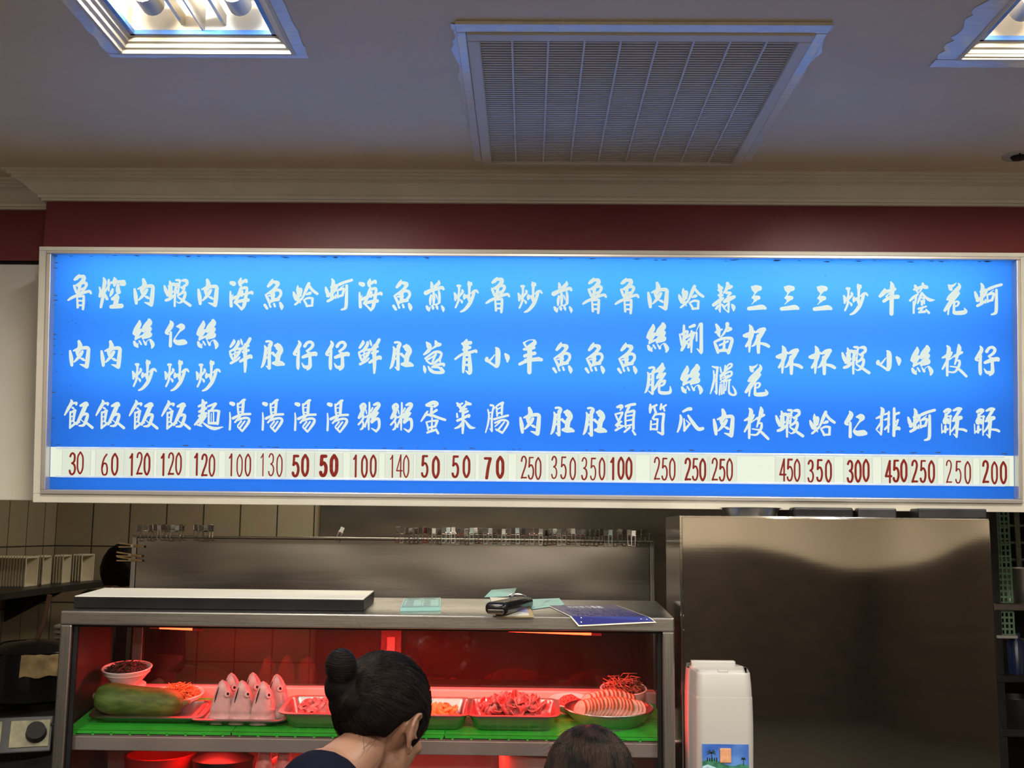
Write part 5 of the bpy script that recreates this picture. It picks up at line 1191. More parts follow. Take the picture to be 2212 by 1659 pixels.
# black key case
kc = thing('key_case', 'glossy black rounded key case with a metal clip, on the papers', 'key case', PT(1098, 1305))
k0, k1 = PT(1074, 1314, .026), PT(1128, 1292, .026)
kd = (k1 - k0); kl = kd.length; kM = Matrix.Translation((k0 + k1) / 2 - Vector((0, 0, .006))) @ Matrix.Rotation(math.atan2(kd.y, kd.x), 4, 'Z')
bm = bmesh.new(); bmesh.ops.create_cube(bm, size=1)
for v in bm.verts: v.co = Vector((v.co.x * (kl + .03), v.co.y * .062, v.co.z * .032))
bmesh.ops.bevel(bm, geom=list(bm.edges), offset=.0135, segments=5, profile=.5, affect='EDGES')
MB().bm(bm, True, kM).build('shell', M_blackgl, kc)
MB().box((-(kl + .03) / 2 - .001, -.022, -.014), (-(kl + .03) / 2 + .004, .022, -.002), .002, M=kM).build('end_plate', M_chrome, kc)
MB().tube([kM @ Vector((kl * .30, .03 * math.cos(a), .012 + .014 * math.sin(a))) for a in [PI * .2 + k * PI * .12 for k in range(6)]], .0028, 8).build('clip', M_chrome, kc)
# laminated menu, its back propped up, its front edge drooping over the edge of the case
MQ = [[PY(1187, 1308, 3.22), PY(1330, 1307, 3.22)], [PY(1234, 1337, 2.946), PY(1400, 1337, 2.946)], [PY(1251, 1350, 2.930), PY(1413, 1342, 2.930)]]
for p in MQ[1]: p.z = CT + .0022
MQ[0] = [PT(1187, 1308, .003), PT(1330, 1307, .003)]
mn = thing('laminated_menu', 'purple laminated menu sheet drooping over the front edge of the case top', 'menu', MQ[1][0].lerp(MQ[0][1], .5))
def sheet2(dx, t, dz):
    vs = []
    for r, (l, rr_) in enumerate(MQ):
        d = (rr_ - l).normalized(); e = (MQ[0][0] - MQ[1][0]).normalized() * (dx if r == 0 else 0) + ((MQ[2][0] - MQ[1][0]).normalized() * dx if r == 2 else Vector())
        for p, s in ((l, -1), (rr_, 1)): q_ = p + d * (s * dx) + e + Vector((0, 0, dz)); vs += [q_, q_ - Vector((0, -.0003, t))]
    return MB().add(vs, [[0, 2, 6, 4], [4, 6, 10, 8], [1, 5, 7, 3], [5, 9, 11, 7], [0, 1, 3, 2], [8, 10, 11, 9], [0, 4, 5, 1], [4, 8, 9, 5], [2, 3, 7, 6], [6, 7, 11, 10]])
sheet2(0, .0006, 0).build('paper', M_purple, mn); sheet2(.004, .0004, -.0008).build('laminate_edge', M_offw, mn)
def at(q, u, v):
    if v >= .22: w_ = (v - .22) / .78; return MQ[1][0].lerp(MQ[1][1], u).lerp(MQ[0][0].lerp(MQ[0][1], u), w_)
    w_ = v / .22; return MQ[2][0].lerp(MQ[2][1], u).lerp(MQ[1][0].lerp(MQ[1][1], u), w_) + Vector((0, -.0005, 0))
tm = MB()
EXTRA = {'阿': "10,10,6 10,90,7;10,12,6 34,10,7 22,36,6 36,58,6 16,66,5;42,22,7 96,18,7;84,20,7 84,86,8 70,82,5;48,40,6 48,66,6;48,40,6 70,40,6 70,66,6 48,66,6",
         '財': "12,14,6 12,66,6;12,14,6 38,14,6 38,66,6;12,32,5 38,32,5;12,48,5 38,48,5;10,66,6 40,66,6;18,70,6 8,90,5;30,70,6 42,88,5;48,32,7 96,30,7;80,8,7 80,88,8 68,82,5;78,36,7 50,74,6",
         '虱': "14,12,7 84,12,7 84,60,7 96,90,7 98,70,5;14,12,7 16,50,7 6,90,6;30,26,6 72,24,6;32,40,6 32,60,6;32,40,6 68,38,6 68,60,6;32,60,6 68,58,6;50,26,6 50,82,6;28,84,6 70,80,6",
         '目': "24,10,8 24,92,8;24,10,8 76,10,8 76,92,8;24,38,6 76,38,6;24,64,6 76,64,6;24,90,7 76,90,7"}
def stamp(mb, strokes, w0, h0, u0, v0, du, dv):
    for k in strokes:
        brush(mb, [(x / w0, y / h0, wd / w0) for x, y, wd in k], lambda x, y: at(q, u0 + du * x, v0 + dv * (1 - y)) + Vector((0, 0, .0006)))
for i, ch in enumerate('阿財虱目魚肚'):
    u0 = .22 + .085 * i
    if ch in EXTRA: stamp(tm, parse(EXTRA[ch]), 100, 100, u0, .78, .068, .15)
    else:
        ss = parse(G[ch][3]); xs = [p[0] for k in ss for p in k]; ys = [p[1] for k in ss for p in k]; w0, h0 = max(xs) - min(xs), max(ys) - min(ys)
        stamp(tm, [[(x - min(xs), y - min(ys), wd) for x, y, wd in k] for k in ss], w0, h0, u0, .78, .068, .15)
tm.build('title_lettering', M_inkw, mn, weld=False)
tl = MB(); rnd = random.Random(11)
for r in range(9):
    for cidx in range(17):
        u = .10 + .048 * cidx; v = .70 - .055 * r
        if rnd.random() < .2: continue
        tl.add([at(q, u + a * .030, v + b_ * .030) + Vector((0, 0, .0005)) for a, b_ in ((0, 0), (1, .1), (.9, 1), (.1, .9))], [[0, 1, 2, 3]])
tl.build('small_print', M_inkd, mn, weld=False)
tl = MB()
for u, v in [(.05, .05), (.10, .16), (.20, .10), (.30, .08)] + [(.46 + .03 * k, .07) for k in range(5)] + [(.68 + .03 * k, .06) for k in range(5)] + [(.86, .1), (.93, .08)]:
    tl.add([at(q, u + a * .018, v + b_ * .03) + Vector((0, 0, .0005)) for a, b_ in ((0, 0), (1, .2), (.8, 1), (.1, .8))], [[0, 1, 2, 3]])
tl.build('bottom_print', M_inkw, mn, weld=False)

# ================================================================ kitchen at the left: shelf of lunch boxes, stove, pot
shelf = thing('wall_shelf', 'dark steel wall shelf holding paper lunch boxes, left kitchen wall', 'shelf', (-2.36, 5.0, 1.32))
SZ = PY(60, 1268, 5.0).z
MB().box((-2.552, 4.35, SZ - .03), (-2.17, 5.76, SZ), .003).build('board', M_darkm, shelf)
for y in (4.6, 5.4):
    MB().prism([(0, 0), (.30, 0), (0, -.16)], .02, Matrix.Translation((-2.552, y, SZ - .03)) @ Matrix.Rotation(PI / 2, 4, 'X')).build('bracket', M_darkm, shelf)
def tray_mesh():      # an open paper lunch box standing on its side: opening faces +x
    m = MB(); d = .05
    for lo, hi in (((d - .0015, -.066, 0), (d + .0015, -.058, .136)), ((d - .0015, .058, 0), (d + .0015, .066, .136)), ((d - .0015, -.066, .128), (d + .0015, .066, .136))): m.box(lo, hi)
    o = [(-.06, 0), (.06, 0), (.06, .13), (-.06, .13)]; i_ = [(-.045, .012), (.045, .012), (.045, .118), (-.045, .118)]
    vs = [(d, y, z) for y, z in o] + [(0, y, z) for y, z in i_] + [(d, y * .97, .002 + z * .97) for y, z in o] + [(.002, y * .96, .002 + z * .97) for y, z in i_]
    fs = [[k, (k + 1) % 4, 4 + (k + 1) % 4, 4 + k] for k in range(4)] + [[4, 5, 6, 7]] + [[8 + k, 12 + k, 12 + (k + 1) % 4, 8 + (k + 1) % 4] for k in range(4)] + [[12, 15, 14, 13]] + [[k, 8 + k, 8 + (k + 1) % 4, (k + 1) % 4] for k in range(4)]
    return m.add(vs, fs)
tray0 = None
def put_tray(loc, rz, lab):
    global tray0
    if tray0 is None:
        tray0 = tray_mesh().build('lunch_box', M_paper, None, (0, 0, 0)); tag(tray0, lab, 'lunch box', 'paper lunch boxes on the wall shelf'); tray0.location = loc; tray0.rotation_euler = (0, 0, rz)
    else: dup(tray0, loc, (0, 0, rz), lab)
for k in range(16):
    put_tray((-2.55 + .0135 * k, 5.08, SZ), 0, 'paper lunch box standing nested in the long stack, ' + ordw(k + 1) + ' from the left')
for k in range(4): put_tray((-2.40 + .014 * k, 5.26, SZ), .12, 'paper lunch box in the tilted stack behind the long one, ' + ordw(k + 1) + ' from the left')
for k in range(4): put_tray((-2.38 + .014 * k, 5.44, SZ), .1, 'paper lunch box in the middle stack on the shelf, ' + ordw(k + 1) + ' from the left')
for k in range(4): put_tray((-2.36 + .014 * k, 5.66, SZ), -.1, 'paper lunch box in the farthest stack on the shelf, ' + ordw(k + 1) + ' from the left')
# stove
stv = thing('gas_stove', 'dark gas stove with round knobs at the lower left', 'stove', (-2.1, 4.2, 0))
MB().box((-2.54, 3.80, 0), (-1.56, 4.55, .94), .006).build('body', M_darkm, stv)
pn = Matrix.Translation((-1.80, 3.74, .90)) @ Matrix.Rotation(.35, 4, 'Z') @ Matrix.Rotation(-.5, 4, 'X')
MB().box((-.28, -.02, -.062), (.20, .06, .062), .004, M=pn).build('control_panel', M_darkm, stv)
for k, x in enumerate((-.19, -.02, .13)):
    pl = MB().box((x - .062, -.024, -.046), (x + .062, -.019, .046), .002, M=pn).build('knob_plate', pm('worn_plate_%d' % k, (.22, .21, .12), .4, var=.5, vscale=18), stv)
    MB().tube([pn @ Vector((x + .02, -.055, 0)), pn @ Vector((x + .02, -.022, 0))], [.030, .034], 20).build('knob', M_black, pl)
ringm = MB()
for r in (.10, .13): ringm.tube([(-1.98 + r * math.cos(a), 4.12 + r * math.sin(a), .955) for a in [k * PI / 12 for k in range(25)]], .008, 6)
ringm.build('burner_ring', M_darkm, stv)
pp_ = PY(58, 1460, 4.1); px_, pz_ = pp_.x, .965
pot = thing('black_stock_pot', 'black stock pot with a cloth over its handle, on the stove', 'pot', (px_, 4.12, pz_))
PH = PY(60, 1405, 4.1).z - pz_
MB().lathe([(0, 0), (.13, 0), (.145, .01), (.148, PH - .02), (.155, PH), (.15, PH + .005), (.10, PH + .03), (0, PH + .04)], 36, (px_, 4.12, pz_)).build('body', M_blackgl, pot)
MB().tube([(px_ + .14, 4.05, pz_ + PH * .7), (px_ + .18, 4.03, pz_ + PH * .7), (px_ + .18, 4.12, pz_ + PH * .7), (px_ + .14, 4.12, pz_ + PH * .7)], .008, 8).build('handle', M_darkm, pot)
cl = MB(); vs = []
for j in range(9):
    for i in range(13):
        u, v = i / 12, j / 8; a = -1.35 + 1.2 * u
        r = .156 + .012 * v + .006 * noise.noise(Vector((u * 6, v * 4, 2)))
        vs.append((px_ + r * math.cos(a), 4.12 + r * math.sin(a), pz_ + PH * (.98 - .42 * v) + .008 * noise.noise(Vector((u * 5, v * 3, 5)))))
k0 = len(vs); vs += [(px_ + (x - px_) * .965, 4.12 + (y - 4.12) * .965, zq) for x, y, zq in vs[:k0]]
fs = [[j * 13 + i, j * 13 + i + 1, (j + 1) * 13 + i + 1, (j + 1) * 13 + i] for j in range(8) for i in range(12)]
fs += [[k0 + b for b in f[::-1]] for f in fs]
o = MB().add(vs, fs, True).build('tan_cloth', pm('tan_cloth', (.26, .19, .09), .85, var=.25, vscale=25, bump=.2, bscale=200), None, (px_, 4.0, pz_ + PH * .5)); tag(o, 'folded tan cloth hanging on the rim of the black stock pot', 'cloth')
wp = PY(85, 1400, 4.15)
o = MB().tube([(wp.x - .02, 4.16, pz_ + PH + .02), (wp.x + .01, 4.15, pz_ + PH + .10), (wp.x + .03, 4.14, pz_ + PH + .2)], [.009, .008, .010], 8).build('wooden_spoon', pm('dark_wood', (.07, .03, .015), .6, var=.2), None, (wp.x, 4.15, pz_ + PH)); tag(o, 'wooden spoon handle sticking up from the black stock pot', 'spoon')
sx = PY(112, 1450, 4.3).x
o = MB()
for k in range(14): o.lathe([(.055, .02 * k), (.07, .02 * k + .006), (.07, .02 * k + .012), (.055, .02 * k + .018)], 24, (sx + .02, 4.42, .94))
o = o.build('stacked_dishes', pm('grey_stoneware', (.22, .20, .17), .5, var=.1), None, (sx + .02, 4.42, .94)); tag(o, 'grey ribbed canister at the right end of the stove', 'canister'); o.name = 'ribbed_canister'

# ================================================================ kitchen at the right: wire rack with pots
rk = thing('wire_rack', 'dark steel rack of shelves at the right edge, behind the steel cabinet', 'rack', (2.2, 4.6, 0))
rx0, rx1, ry0, ry1 = PY(2146, 1300, 4.45).x, 2.75, 4.45, 4.95
for x in (rx0, rx1):
    for y in (ry0, ry1): MB().box((x, y, 0), (x + .03, y + .03, 2.3), .003).build('post', M_darkm, rk)
for py in (1303, 1458, 1575):
    z = PY(2180, py, ry0).z; MB().box((rx0, ry0 - .005, z - .03), (rx1 + .03, ry1 + .03, z), .004).build('shelf', M_steelguard if py == 1303 else M_darkm, rk)
S0, S1, S2 = (PY(2180, p, ry0).z for p in (1303, 1458, 1575))
wr = MB()
for k in range(4):
    z = PY(2180, 1135 + 37 * k, 4.9).z; wr.box((rx0 + .05, 4.93, z - .005), (rx1, 4.94, z + .005))
for k in range(5): wr.box((rx0 + .13 + .09 * k, 4.92, S0), (rx0 + .15 + .09 * k, 4.93, 2.0))
MB().box((rx0 - .02, 4.985, .2), (rx1 + .03, 4.995, 2.3)).build('back_panel', M_black, rk)  # black sheet added behind the rack to darken it and hide bright tiles
wr.build('back_wires', pm('pale_green_wire', (.20, .26, .20), .4, var=.2, vscale=30), rk)
def green_basket(z0, z1, label):
    t = thing('green_mesh_basket', label, 'basket', (rx0 + .03, ry0 + .1, z0), 'green mesh baskets on the rack')
    m = MB(); x0, x1, y0, y1 = rx0 + .032, rx0 + .085, ry0 + .02, ry0 + .3
    n = int((z1 - z0) / .022)
    for k in range(n + 1):
        z = z0 + (z1 - z0) * k / n; m.box((x0, y0, z - .004), (x1, y0 + .006, z + .004)); m.box((x0, y0, z - .004), (x0 + .006, y1, z + .004))
    for k in range(4): x = x0 + (x1 - x0) * k / 3; m.box((x - .0035, y0 - .001, z0), (x + .0035, y0 + .005, z1))
    for k in range(9): y = y0 + (y1 - y0) * k / 8; m.box((x0 - .001, y - .0035, z0), (x0 + .005, y + .0035, z1))
    m.build('mesh', pm('pale_green_plastic', (.15, .29, .19), .45, var=.15), t)
green_basket(S0 + .0, PY(2150, 1106, ry0).z + .1, 'tall pale green mesh basket on the top rack shelf')
green_basket(PY(2150, 1372, ry0).z, S0 - .035, 'pale green mesh basket hanging under the top rack shelf')
q = PY(2160, 1372, ry0)
tag(MB().box((rx0 + .005, ry0 - .012, q.z - .012), (rx0 + .085, ry0 + .05, q.z), .002).build('white_bracket', M_disp, None, (rx0, ry0, q.z)), 'white plastic ledge under the lower green mesh basket', 'ledge')
def rpot(px, z, r, h, mat, name, label, cat, y=4.62):
    x = PY(px, 1300, y).x; t = thing(name, label, cat, (x, y, z))
    MB().lathe([(0, .002), (r * .8, .002), (r, h), (r + .008, h), (r + .008, h - .006), (r * .82, 0), (0, 0)], 36, (x, y, z)).build('body', mat, t)
    return t
rpot(2215, S0, .115, .135, M_pan, 'steel_mixing_bowl', 'steel mixing bowl on the top rack shelf at the right edge', 'bowl')
rpot(2205, S1, .10, .12, M_darkm, 'dark_pot', 'dark pot on the middle rack shelf at the right edge', 'pot')
rpot(2190, S2, .10, .10, M_darkm, 'dark_pan', 'dark pan on the lower rack shelf at the right edge', 'pan')
x = PY(2195, 1425, 4.5).x
o = MB().lathe([(0, 0), (.03, 0), (.032, .12), (.02, .14), (.02, .16), (0, .16)], 20, (x, 4.50, S1)).build('bottle', pm('blue_bottle', (.008, .02, .08), .25, var=.1), None, (x, 4.50, S1)); tag(o, 'small dark blue bottle on the middle rack shelf', 'bottle')

# ================================================================ people
def remeshed(mb, name, mat, parent, vox, smooth=6, M=None):
    o = mb.build(name, mat, parent, weld=False)
    r = o.modifiers.new('skin_over', 'REMESH'); r.mode = 'VOXEL'; r.voxel_size = vox; r.use_smooth_shade = True
    s = o.modifiers.new('soften', 'SMOOTH'); s.factor = .5; s.iterations = smooth
    return o
def limb(mb, pts, rs, n=16):
    mb.tube(pts, rs, n)
    for p, r in zip(pts, rs): mb.ball(p, r, 16, 10)
def head_parts(mb, HM):
    """skull, jaw, face and ears in head space (x right, y forward, z up, origin between the ears), mapped by HM"""
    def skull(d):
        k = 1.0
        if d.z < 0: k *= 1 - .10 * (-d.z) ** 2
        if d.y < 0 and d.z < -.25: k *= 1 - .30 * min(1, (-d.z - .25) / .6) * min(1, -d.y * 1.5)
        return k
    mb.ball((0, -.008, .030), (.073, .094, .095), 32, 24, HM, skull)
    mb.ball((0, .032, -.045), (.058, .055, .070), 28, 20, HM)
    mb.ball((0, .060, -.095), (.028, .024, .022), 16, 12, HM)
    mb.ball((0, .055, -.02), (.056, .036, .06), 20, 14, HM)
    mb.ball((0, .086, .038), (.045, .012, .016), 16, 10, HM)
    mb.tube([(0, .090, .022), (0, .100, -.005), (0, .110, -.022)], [.007, .009, .011], 12, HM); mb.ball((0, .104, -.026), (.016, .010, .009), 14, 10, HM)
    for s in (-1, 1): mb.ball((s * .038, .066, -.012), (.022, .020, .016), 14, 10, HM)
    mb.ball((0, .092, -.055), (.024, .009, .007), 14, 8, HM); mb.ball((0, .088, -.066), (.020, .010, .008), 14, 8, HM)
    for s in (-1, 1):
        pts = []
        for k in range(17):                                   # helix
            a = -2.35 + k / 16 * 4.6
            pts.append((s * (.076 + .010 * math.sin((a + 2.4) * .5)), -.012 - .0185 * math.cos(a) * (1.0 if a > 0 else .9) - .004 * math.sin(a), .004 + .032 * math.sin(a)))
        mb.tube(pts, [.0035 + .0016 * math.sin(k / 16 * PI) for k in range(17)], 8, HM)
        mb.ball((s * .077, -.013, .006), (.0055, .0165, .027), 16, 12, HM)
        pts = [(s * .0835, -.020 + .006 * math.cos(k / 8 * PI), -.008 + .034 * k / 8) for k in range(9)]
        mb.tube(pts, .0030, 8, HM)
        mb.ball((s * .077, -.004, -.030), (.0058, .0085, .0095), 12, 10, HM)
        mb.ball((s * .079, .004, -.004), (.004, .004, .006), 10, 8, HM)
def body_parts(mb, J):
    """torso, limbs and hands from a dictionary of joints"""
    limb(mb, [J['neck0'], J['neck1']], [.055, .045], 20)
    limb(mb, [J['chest'], J['neck0']], [.10, .062], 20)
    for s in (0, 1):
        limb(mb, [J['neck0'] - Vector((0, 0, .02)), J['sh'][s]], [.055, .052]); limb(mb, [J['chest'], J['sh'][s]], [.10, .06])
    for dx in (-.05, 0, .05):
        o = J['side'] * dx
        limb(mb, [J['pelvis'] + o, (J['pelvis'] + J['chest']) / 2 + o * .8, J['chest'] + o], [.115, .10, .115])
    for s in (0, 1):
        limb(mb, [J['sh'][s], J['el'][s], J['wr'][s]], [.050, .040, .026])
        d = (J['wr'][s] - J['el'][s]).normalized(); sd = J['side'] * (1 if s else -1); up = d.cross(sd).normalized()
        wr = J['wr'][s]; limb(mb, [wr, wr + d * .04, wr + d * .085], [.022, .028, .026])
        for k, (off, L) in enumerate(((-.024, .060), (-.008, .072), (.008, .068), (.023, .054))):
            a = wr + d * .085 + sd * off; limb(mb, [a, a + d * L * .5 + up * .006, a + d * L * .85 + up * .020], [.009, .0082, .0070], 8)
        a = wr + d * .03 - sd * .026; limb(mb, [a, a - sd * .022 + d * .03, a - sd * .026 + d * .058], [.011, .010, .008], 8)
        limb(mb, [J['hip'][s], J['kn'][s], J['an'][s]], [.082, .056, .038]); limb(mb, [J['an'][s], J['an'][s] + J['fwd'] * .15 - Vector((0, 0, J['an'][s].z - .03))], [.036, .028])
def strands(mb, surf, n, seed, th, paths):
    pass

def woman():
    """dark-haired person with a bun, bending towards the case, seen from behind"""
    yaw = math.radians(-25)                                   # facing right and away
    HC = PY(822, 1570, 2.10)
    HM = Matrix.Translation(HC) @ Matrix.Rotation(yaw, 4, 'Z') @ Matrix.Rotation(math.radians(-24), 4, 'X') @ Matrix.Rotation(math.radians(6), 4, 'Y')
    fwd = Vector((math.sin(math.radians(10)), math.cos(math.radians(10)), 0)); side = Vector((fwd.y, -fwd.x, 0))
    t = thing('person', 'dark-haired person with a bun and navy top bending over the display case', 'person', (HC.x - .2, HC.y - .2, 0))
    n1 = HM @ Vector((0, -.035, -.055)); n0 = n1 + Vector((-.050, -.085, -.040))
    ch = n0 + Vector((-.05, -.13, -.15)); pe = ch + Vector((-.06, -.24, -.24)); pe.z = max(pe.z, .66)
    J = dict(neck0=n0, neck1=n1, chest=ch, pelvis=pe, side=side, fwd=fwd)
    J['sh'] = [n0 + side * (s * .155) + Vector((0, 0, -.095)) + fwd * .01 for s in (-1, 1)]
    J['el'] = [J['sh'][k] + side * (s * .05) + fwd * .06 - Vector((0, 0, .26)) for k, s in enumerate((-1, 1))]
    J['wr'] = [J['el'][k] + fwd * .20 - side * (s * .05) + Vector((0, 0, -.06)) for k, s in enumerate((-1, 1))]
    J['hip'] = [pe + side * (s * .085) for s in (-1, 1)]
    J['kn'] = [Vector((h.x, h.y, 0)) + fwd * .06 + Vector((0, 0, .42)) for h in J['hip']]; J['an'] = [Vector((h.x, h.y, .09)) for h in J['hip']]
    mb = MB(); head_parts(mb, HM); body_parts(mb, J)
    remeshed(mb, 'body', M_skin, t, .0042, 5)
    # navy top
    cl = MB()
    nb = n0 + (ch - n0) * .10
    limb(cl, [ch, n0 + (ch - n0) * .12], [.118, .080], 24)
    for s in (0, 1):
        limb(cl, [n0 + Vector((0, 0, -.052)) + (J['sh'][s] - n0) * .28, J['sh'][s]], [.055, .066]); limb(cl, [ch, J['sh'][s]], [.115, .072]); limb(cl, [J['sh'][s], J['sh'][s].lerp(J['el'][s], .75)], [.066, .058])
    for dx in (-.05, 0, .05):
        o = side * dx; limb(cl, [pe + o, (pe + ch) / 2 + o * .8, ch + o], [.128, .114, .128])
    remeshed(cl, 'navy_top', M_navy, t, .007, 8)
    tr = MB()
    for s in (0, 1): limb(tr, [J['hip'][s], J['kn'][s], J['an'][s] + Vector((0, 0, .02))], [.105, .075, .058])
    limb(tr, [J['hip'][0], J['hip'][1]], [.12, .12]); remeshed(tr, 'trousers', M_grey, t, .010, 8)
    for s in (-1, 1):
        e = MB().ball((s * .031, .079, .012), .0115, 14, 10, HM).build('eye', M_eyew, t); MB().ball((s * .031, .0885, .012), .0042, 10, 8, HM).build('pupil', M_black, e)
    # hair: a cap pulled back into a bun
    BUN = Vector((-.034, -.124, .054))
    hr = MB(); nu, nv = 96, 40; vs = []
    def lo(az):                                               # lowest elevation of the hair at this azimuth (0 = forward, pi = back)
        a = abs(az)
        if az < -.9: return -.55 - .25 * min(1, (a - .9) / 1.2)
        pts = [(0, .62), (.5, .40), (.85, -.55), (1.15, -.62), (1.35, -.05), (1.62, .06), (1.85, -.15), (2.2, -.62), (PI, -.80)]
        for (a0, e0), (a1, e1) in zip(pts, pts[1:]):
            if a0 <= a <= a1: u = (a - a0) / (a1 - a0); u = u * u * (3 - 2 * u); return e0 + (e1 - e0) * u
        return -.8
    def surf(az, el, off=0.0):
        d = Vector((math.sin(az) * math.cos(el), math.cos(az) * math.cos(el), math.sin(el)))
        r = Vector((.0815, .103, .104)); k = 1 + .018 * noise.noise(d * 3.2)
        if el < 0: k *= 1 - .07 * min(1, -el / .8)
        back = max(0, -d.y)
        k += .035 * back * max(0, d.z + .2)
        if d.x < 0: k *= 1 + .14 * d.x * d.x
        return Vector((d.x * r.x * k, -.008 + d.y * r.y * k, .030 + d.z * r.z * k)) + d * off
    for j in range(nv + 1):
        for i in range(nu):
            az = -PI + 2 * PI * i / nu; l = lo(az); u = j / nv; el = l + (PI / 2 - l) * u
            edge = min(1, u * 9)
            w_ = .0016 * noise.noise(Vector((az * 14, el * 2, 1)))
            vs.append(surf(az, el, w_ - .004 * (1 - edge) ** 2))
    fs = [[j * nu + i, j * nu + (i + 1) % nu, (j + 1) * nu + (i + 1) % nu, (j + 1) * nu + i] for j in range(nv) for i in range(nu)]
    k0 = len(vs)
    for i in range(nu):
        az = -PI + 2 * PI * i / nu; vs.append(surf(az, lo(az), -.022))
    fs += [[i, k0 + i, k0 + (i + 1) % nu, (i + 1) % nu] for i in range(nu)]
    hair = hr.add(vs, fs, True, HM).build('hair', M_hairb, t, weld=False)
    bn = MB(); bn.ball((0, 0, 0), (.030, .026, .032), 28, 20, HM @ Matrix.Translation(BUN + Vector((0, -.012, .012))) @ Matrix.Rotation(.5, 4, 'X'), lambda d: 1 + .02 * math.sin(6 * math.atan2(d.x, d.z) + 5 * d.y) + .02 * noise.noise(d * 4))
    bn.ball(BUN + Vector((-.004, .020, -.016)), (.034, .034, .036), 22, 16, HM)
    bn.ball(BUN + Vector((.012, .036, -.036)), (.040, .036, .040), 22, 16, HM)
    bun = remeshed(bn, 'bun', M_hairb, hair, .003, 14)
    st = MB(); rnd = random.Random(21)
    for k in range(1100):
        az = rnd.uniform(-PI, PI); l = lo(az); el = l + (PI / 2 - l) * rnd.random() ** 1.6 * .9
        p0 = surf(az, el, .0006)
        b = BUN + Vector((rnd.gauss(0, .015), .020, rnd.gauss(-.010, .015)))
        pts = []; lift = .0030 * rnd.random()
        for q in range(12):
            u = q / 11; m = p0.lerp(b, u); d = (m - Vector((0, -.008, .030))); a_ = math.atan2(d.x, d.y); e_ = math.atan2(d.z, math.hypot(d.x, d.y))
            pts.append(surf(a_, e_, .0006 + lift * math.sin(u * PI)).lerp(b, max(0, (u - .85) / .15)))
        ok = True
        for pq in pts[1:9]:
            dq = pq - Vector((0, -.008, .030)); ok = ok and math.atan2(dq.z / .104, math.hypot(dq.x / .0815, dq.y / .103)) > lo(math.atan2(dq.x / .0815, dq.y / .103)) + .03
        if not ok: continue
        st.tube(pts, [.00012] + [.0003] * 10 + [.0002], 4, HM)
    mc = BUN + Vector((.012, .036, -.036))
    for k in range(420):
        th = rnd.uniform(0, 2 * PI); f0 = rnd.uniform(1.9, 2.7)
        pts = []
        for q in range(9):
            f = f0 + (.35 - f0) * q / 8; a = th + .5 * q / 8
            pts.append(mc + Vector((.0408 * math.sin(f) * math.cos(a), .0368 * math.sin(f) * math.sin(a), .0408 * math.cos(f))))
        st.tube(pts, [.00012] + [.0003] * 7 + [.00012], 4, HM)
    bc = BUN + Vector((0, -.012, .012))
    for k in range(260):
        a0 = rnd.uniform(0, 6.28); ph = rnd.uniform(-1.5, 1.5)
        pts = []
        for q in range(8):
            a = a0 + q * .28; v_ = Vector((math.cos(a) * math.cos(ph), math.sin(a) * math.cos(ph), math.sin(ph)))
            pts.append(bc + Matrix.Rotation(.5, 3, 'X') @ Vector((v_.x * .0305, v_.y * .0265, v_.z * .0325)))
        st.tube(pts, [.00012] + [.0003] * 6 + [.00012], 4, HM)
    for k in range(56):                                      # loose wisps round the nape and crown
        az = rnd.choice((1, -1)) * rnd.uniform(2.0, PI) if k < 16 else rnd.uniform(-PI, PI)
        el = lo(az) + .05 if k < 16 else rnd.uniform(0, 1.4)
        p0 = surf(az, el, 0); d = (p0 - Vector((0, -.008, .03))).normalized()
        dirv = Vector((rnd.uniform(-.4, .4), rnd.uniform(-.5, .1), -1 if k < 16 else rnd.uniform(-.2, .6))).normalized(); L = rnd.uniform(.02, .075)
        pts = [p0 + d * .002 + d * (.006 * u) + dirv * (L * u) + Vector((.020 * math.sin(u * 3 + k), .014 * math.cos(u * 4 + k), 0)) * u for u in (0, .12, .25, .4, .55, .7, .85, 1)]
        st.tube(pts, [.00025] * 6 + [.0002, .00012], 4, HM)
    st.build('hair_strands', M_strand, hair, weld=False)
    return t
woman()

